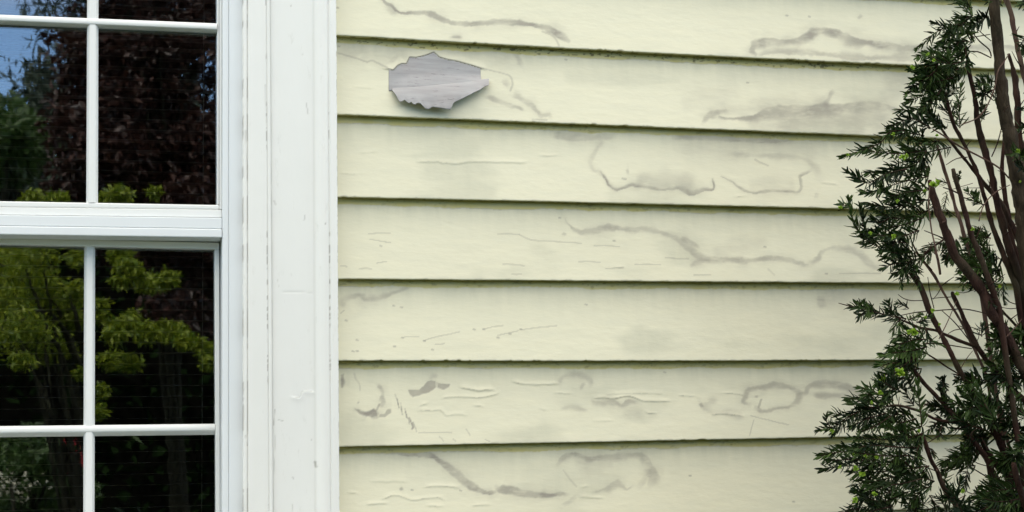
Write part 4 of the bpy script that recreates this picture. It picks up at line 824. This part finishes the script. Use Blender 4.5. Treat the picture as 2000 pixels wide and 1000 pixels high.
# thin woody axes of all the shoots belong to the same foliage mesh
AV, AQ = [], []
for P, _t in TWV:
    r0 = .0010; b = len(AV); n = len(P)
    T = np.gradient(P, axis=0); T /= np.linalg.norm(T, axis=1)[:, None]+1e-12
    for i in range(n):
        a = np.cross(T[i], [0, 1., 0]); a /= np.linalg.norm(a)+1e-9; c = np.cross(T[i], a)
        for k in range(4): AV.append(P[i]+r0*(1-.5*i/n)*(math.cos(k*math.pi/2)*a+math.sin(k*math.pi/2)*c))
    AQ += [(b+i*4+k, b+i*4+(k+1) % 4, b+(i+1)*4+(k+1) % 4, b+(i+1)*4+k) for i in range(n-1) for k in range(4)]
b = len(NV); fm_ = mesh_np(np.vstack([NV, AV]), np.vstack([NQ, np.array(AQ)+b]), {'tone': np.r_[np.clip(NT, 0, 1), np.zeros(len(AV))]})
fo_ = link('foliage', fm_, [M['needle'], M['bark']], yew); mi = np.zeros(len(fm_.polygons), np.int32); mi[len(NQ):] = 1; fm_.polygons.foreach_set('material_index', mi)
# bright new buds
NVs, NQs, NTs = NV, NQ, NT
BUD = [(1641,406,5),(1823,361,8),(1830,357,7),(1762,308,7),(1771,305,5),(1655,302,4),(1745,262,4),(1812,106,4),(1824,118,4),(1782,132,5),(1988,295,5),(1992,355,3),(1745,462,6),(1753,393,4),(1700,455,4),(1900,448,5),(1821,607,5),(1835,634,4),(1785,650,10),(1775,648,6),(1757,728,10),(1722,739,8),(1719,768,6),(1702,786,4),(1624,842,5),(1668,888,4),(1690,891,5),(1711,893,5),(1671,915,6),(1684,926,7),(1708,965,6),(1671,977,7),(1641,913,4),(1869,574,5),(1806,372,4),(1880,960,5),(1795,842,4),(1830,265,4),(1807,620,4),(1952,560,4)]
for x, y, s in BUD:
    NV, NQ, NT = [], [], []; p = at(x, y, -.40); rs = s*.00062
    for k in range(14):
        d = R.normal(0, 1, 3); d[1] -= .6; d[2] += .35; d /= np.linalg.norm(d); needle(p, d, R.normal(0, 1, 3), rs*R.uniform(.8, 1.4), rs*.95, R.uniform(0, 1), R.uniform(-.3, .3))
    link('bud', mesh_np(np.array(NV), np.array(NQ), {'tone': NT}), M['bud'], yew)

# ------------------------------------------------------------------ garden behind the camera (seen in the glass)
def grass_mat():
    m, t, N, L, P = mat('lawn_grass')
    a = noise(N, L, 3, 5, .6); b = noise(N, L, 90, 4, .7)
    c = mix(N, L, remap(N, L, a, .3, .7), (.030, .050, .008), (.055, .074, .013)); c = mix(N, L, remap(N, L, b, .4, .7, 0, .6), c, (.03, .055, .012))
    L.new(c, P.inputs['Base Color']); P.inputs['Roughness'].default_value = .9; bump(N, L, P, b, 1, .03); return m
M['grass'] = grass_mat()
g = 60.0; n = 60
gx, gy = np.meshgrid(np.linspace(-g, g, n), np.linspace(-g, g, n)); gz = .25*(fbm(gx/9, gy/9, 5, 3)-.5)*sstep(3, 9, np.hypot(gx, gy))
tag(link('lawn', mesh_np(np.stack([gx, gy, gz], -1).reshape(-1, 3), grid_quads(n, n)), M['grass']), kind='structure')
M['trunkbark'] = bark_mat('garden_tree_bark', (.008, .008, .005), (.022, .022, .013))
M['purple'] = leaf_mat('purple_leaves', (.012, .005, .005), (.060, .026, .020), .45, .2, .3); M['lime'] = leaf_mat('yellow_green_leaves', (.07, .13, .010), (.26, .31, .020), .5, .4); M['green'] = leaf_mat('green_leaves', (.02, .05, .010), (.055, .10, .02), .5, .25)
M['spruce'] = leaf_mat('spruce_needles', (.012, .025, .016), (.035, .055, .03), .6, .1); M['hedge'] = leaf_mat('dark_hedge_leaves', (.004, .008, .003), (.010, .020, .006), 1.0, .05, .0)
M['petal_red'] = leaf_mat('red_petals', (.45, .02, .03), (.6, .05, .07), .5, .3); M['petal_white'] = leaf_mat('cream_petals', (.30, .29, .22), (.5, .48, .4), .6, .3)
RG = np.random.default_rng(5)
def leaves(centres, size, droop=.3, ratio=.5, face=None, tone=None):
    n = len(centres); d = RG.normal(0, 1, (n, 3)); d[:, 2] -= droop; d /= np.linalg.norm(d, axis=1)[:, None]
    r = RG.normal(0, 1, (n, 3)); r[:, 2] += .8; s = np.cross(d, r); s /= np.linalg.norm(s, axis=1)[:, None]+1e-9; u = np.cross(s, d)
    L_ = size*RG.uniform(.6, 1.25, (n, 1)); w = L_*ratio; c = np.asarray(centres)
    V = np.stack([c, c+d*L_*.5-s*w*.5+u*w*.14, c+d*L_, c+d*L_*.5+s*w*.5+u*w*.14], 1).reshape(-1, 3)
    i = np.arange(n)*4; Q = np.concatenate([np.stack([i, i+1, i+2], 1), np.stack([i, i+2, i+3], 1)])
    tn = RG.uniform(0, 1, n) if tone is None else tone
    return V, Q, np.repeat(tn, 4)
def blobs(n, cs, rs, shell=.45):
    k = RG.integers(0, len(cs), n); d = RG.normal(0, 1, (n, 3)); d /= np.linalg.norm(d, axis=1)[:, None]
    r = RG.uniform(0, 1, (n, 1))**shell; return np.asarray(cs)[k]+d*r*np.asarray(rs)[k][:, None]*np.array([1, 1, .75])
def tree(name, label, cat, base, cs, rs, n, size, m, trunk_r=.09, droop=.3, ratio=.5, extra=None, group=None):
    base = np.array(base, float); t = empty(name, tuple(base), label, cat, group)
    top = np.mean(cs, 0); P = [base+np.array([0, 0, -.05]), base*.75+np.array([top[0], top[1], base[2]])*.25+np.array([0, 0, top[2]*.35]), top]
    P = np.array(P); tt = np.linspace(0, 1, 10)[:, None]; C_ = (1-tt)**2*P[0]+2*tt*(1-tt)*P[1]+tt*tt*P[2]
    link('trunk', tube_mesh(C_, trunk_r*(1-.7*tt[:, 0]), 9, .15, 3), M['trunkbark'], t)
    for c, r in list(zip(cs, rs))[:14]:
        s = C_[RG.integers(4, 9)]; q = np.array([s*(1-u)+np.array(c)*u+np.array([0, 0, .15*math.sin(u*3.14)]) for u in np.linspace(0, 1, 7)])
        link('limb', tube_mesh(q, np.linspace(trunk_r*.35, trunk_r*.08, 7), 6, .1, 4), M['trunkbark'], t)
    pts = blobs(n, cs, rs)
    if extra is not None: pts = np.vstack([pts, extra])
    V, Q, tn = leaves(pts, size, droop, ratio); link('crown', mesh_np(V, Q, {'tone': tn}), M[m], t, False); return t
mA = lambda lst, dist: [mirror_at(x, y, dist+RG.uniform(-.4, .4)) for x, y in lst]
# purple leaved tree filling the middle of the reflection
pc = [(215,10),(250,30),(290,25),(240,-30),(300,-30),(200,70),(235,85),(270,80),(310,75),(345,80),(380,75),(410,85),(170,130),(205,130),(245,130),(285,125),(320,120),(150,190),(190,180),(230,180),(270,175),(310,170),(335,190),(140,240),(175,235),(215,230),(255,225),(295,225),(330,240),(160,290),(200,285),(240,280),(280,280),(320,285),(360,285),(400,290),(150,340),(190,335),(230,335),(270,330),(310,335),(350,330),(390,330),(420,340),(140,385),(180,385),(300,390),(340,385),(380,385),(415,390),(330,440),(380,450),(410,480),(200,470),(310,490),(350,500),(400,540),(330,600),(400,620),(380,20),(405,10),(420,45),(410,255),(150,60),(160,95),(360,450),(230,-90),(300,-110),(370,-70),(440,-30),(190,-60),(450,330),(450,420),(420,150),(404,222),(395,45)]
cs = mA(pc, 4.6); tree('purple_leaved_tree', 'purple leaved garden tree reflected in the upper sash glass', 'tree', (np.mean([c[0] for c in cs])+.25, -5.0, 0), cs, [.15]*len(cs), 30000, .042, 'purple', .07, .5, .5)
# sprays of yellow green leaves hanging below it
yc = [(5,490,30),(40,500,30),(80,500,26),(20,540,30),(60,545,32),(95,550,26),(10,585,30),(50,590,34),(90,590,30),(130,585,22),(30,630,30),(70,640,28),(110,640,24),(10,660,26),(150,620,18),(150,560,20),(150,500,18),(235,495,16),(250,515,18),(235,545,12),(285,550,16),(310,545,18),(330,540,14),(270,530,10),(195,590,12),(200,620,12),(225,650,16),(245,630,16),(255,615,12),(285,645,18),(315,640,18),(345,645,18),(360,660,12),(210,700,14),(235,700,18),(255,705,14),(405,680,14),(415,705,14),(390,665,10),(90,690,18),(130,680,16),(40,700,18),(205,385,14),(235,378,16),(60,388,12),(95,392,12),(120,388,10),(300,375,10),(160,725,10),(195,760,12),(190,800,12),(-60,520,50),(-80,600,50),(-120,560,60)]
cs = mA([c[:2] for c in yc], 3.7); bt = mirror_at(193, 800, 3.8); tree('yellow_green_tree', 'yellow green leafy tree reflected in the lower sash glass', 'tree', (bt[0], bt[1], 0), cs, [c[2]*.0020*1.5 for c in yc], 17000, .025, 'lime', .035, .8, .42)
gc = [(10,240),(40,262),(20,290),(60,300),(30,322),(-30,280),(-60,320),(0,215),(75,285),(50,250),(10,330)]
cs = mA(gc, 7.5); tree('green_tree', 'mid green tree reflected low at the left of the upper sash', 'tree', (cs[0][0]-.2, -7.6, 0), cs, [.17]*len(cs), 4200, .06, 'green', .07)
gl = [(15,880),(60,868),(105,885),(35,925),(85,920),(130,925),(20,975),(70,970),(115,975),(-30,900),(-40,960),(150,960)]
cs = mA(gl, 5.2); bp = np.mean(cs, 0); tree('low_bush', 'low green bush reflected at the bottom left of the lower sash', 'bush', (bp[0], bp[1], 0), cs, [.12]*len(cs), 3200, .05, 'green', .03, -.3, .35)
# dark spruces with drooping boughs against the sky
def spruce(label, px, apex, dist, k_, n, lf):
    sb = mirror_at(px, 500, dist); t = empty('spruce_tree', (sb[0], sb[1], 0), label, 'tree', 'dark spruces beyond the lawn'); zt_ = mirror_at(px, apex, dist)[2]
    link('trunk', tube_mesh(np.array([(sb[0], sb[1], -.05), (sb[0], sb[1], zt_*.5), (sb[0], sb[1], zt_)]), [.22, .13, .02], 9, .1, 2), M['trunkbark'], t)
    pts = []
    for k in range(n):
        u = RG.uniform(.06, .99); zc = zt_*u; rad = (1-u)*k_*RG.uniform(.7, 1.15)+.08; a = RG.uniform(0, 6.283); d = np.array([math.cos(a), math.sin(a)]); m = int(20+50*rad)
        s = RG.uniform(.05, 1, m)*rad; side = RG.normal(0, 1, m)*.12*(1.1-s/rad+.15)
        pts.append(np.stack([sb[0]+d[0]*s-d[1]*side, sb[1]+d[1]*s+d[0]*side, zc-.18*s-.10*np.abs(RG.normal(0, 1, m))+.10*s*s/rad], 1))
    V, Q, tn = leaves(np.vstack(pts), lf, .9, .2); link('crown', mesh_np(V, Q, {'tone': tn}), M['spruce'], t, False)
spruce('dark spruce reflected against blue sky in the upper left panes', 176, -480, 13, 2.3, 330, .12)
spruce('second spruce far behind the purple tree, mostly hidden by its leaves', 290, -160, 16, 3.0, 380, .16)
spruce('third spruce, low and broad, filling the left of the reflection', 70, 95, 14, 3.6, 420, .15)
spruce('fourth spruce, low dark top behind the yellow green sprays', 230, 330, 12, 3.2, 300, .15)
# clipped dark hedges closing the garden
def hedge(label, x0_, x1_, y_, h, n, group='dark hedges around the lawn'):
    t = empty('hedge', ((x0_+x1_)/2, y_, 0), label, 'hedge', group)
    MB().box(x0_+.2, x1_-.2, y_-.35, y_+.35, -.05, h-.3, .05).build('dark_core', M['shade'], t)
    p = np.stack([RG.uniform(x0_, x1_, n), y_+RG.choice([-1, 1], n)*RG.uniform(.3, .75, n), RG.uniform(.05, h, n)], 1); k = RG.random(n) < .25; p[k, 1] = y_+RG.uniform(-.6, .6, k.sum()); p[k, 2] = h-RG.uniform(0, .35, k.sum())
    p[:, 2] += .35*(fbm(p[:, 0]*.9, p[:, 1]*0, 77, 3)-.5)*p[:, 2]/h*2
    V, Q, tn = leaves(p, .11, .2, .55); link('foliage', mesh_np(V, Q, {'tone': tn}), M['hedge'], t, False)
hedge('tall dark hedge across the far end of the lawn, behind the reflected trees', -9, 5, -10.5, 4.1, 30000)
hedge('lower dark hedge at the right side of the lawn', 5.5, 14, -8.5, 2.4, 9000)
# flowers
def flower(label, p, m, n, r, h):
    t = empty('flowering_plant', (p[0], p[1], 0), label, 'flower'); P = np.array([(p[0], p[1], -.02), (p[0]+.02, p[1], p[2]*.5), tuple(p)])
    link('stalk', tube_mesh(P, [.012, .01, .006], 6, .05, 1), M['trunkbark'], t)
    c = np.array(p)+RG.normal(0, 1, (n, 3))*np.array(r); V, Q, tn = leaves(c, h, 0, .8); link('blossom', mesh_np(V, Q, {'tone': tn}), M[m], t, False)
    c = np.array([p[0], p[1], p[2]*.5])+RG.normal(0, 1, (60, 3))*np.array([.12, .12, p[2]*.2]); V, Q, tn = leaves(c, .09, -.5, .2); link('leaves', mesh_np(V, Q, {'tone': tn}), M['green'], t, False)
flower('red flower reflected beside the muntin of the lower sash', mirror_at(150, 884, 4.2), 'petal_red', 60, (.022, .022, .05), .035)
flower('cream white flower spike reflected at the bottom left of the lower sash', mirror_at(22, 948, 3.2), 'petal_white', 90, (.055, .03, .028), .016)
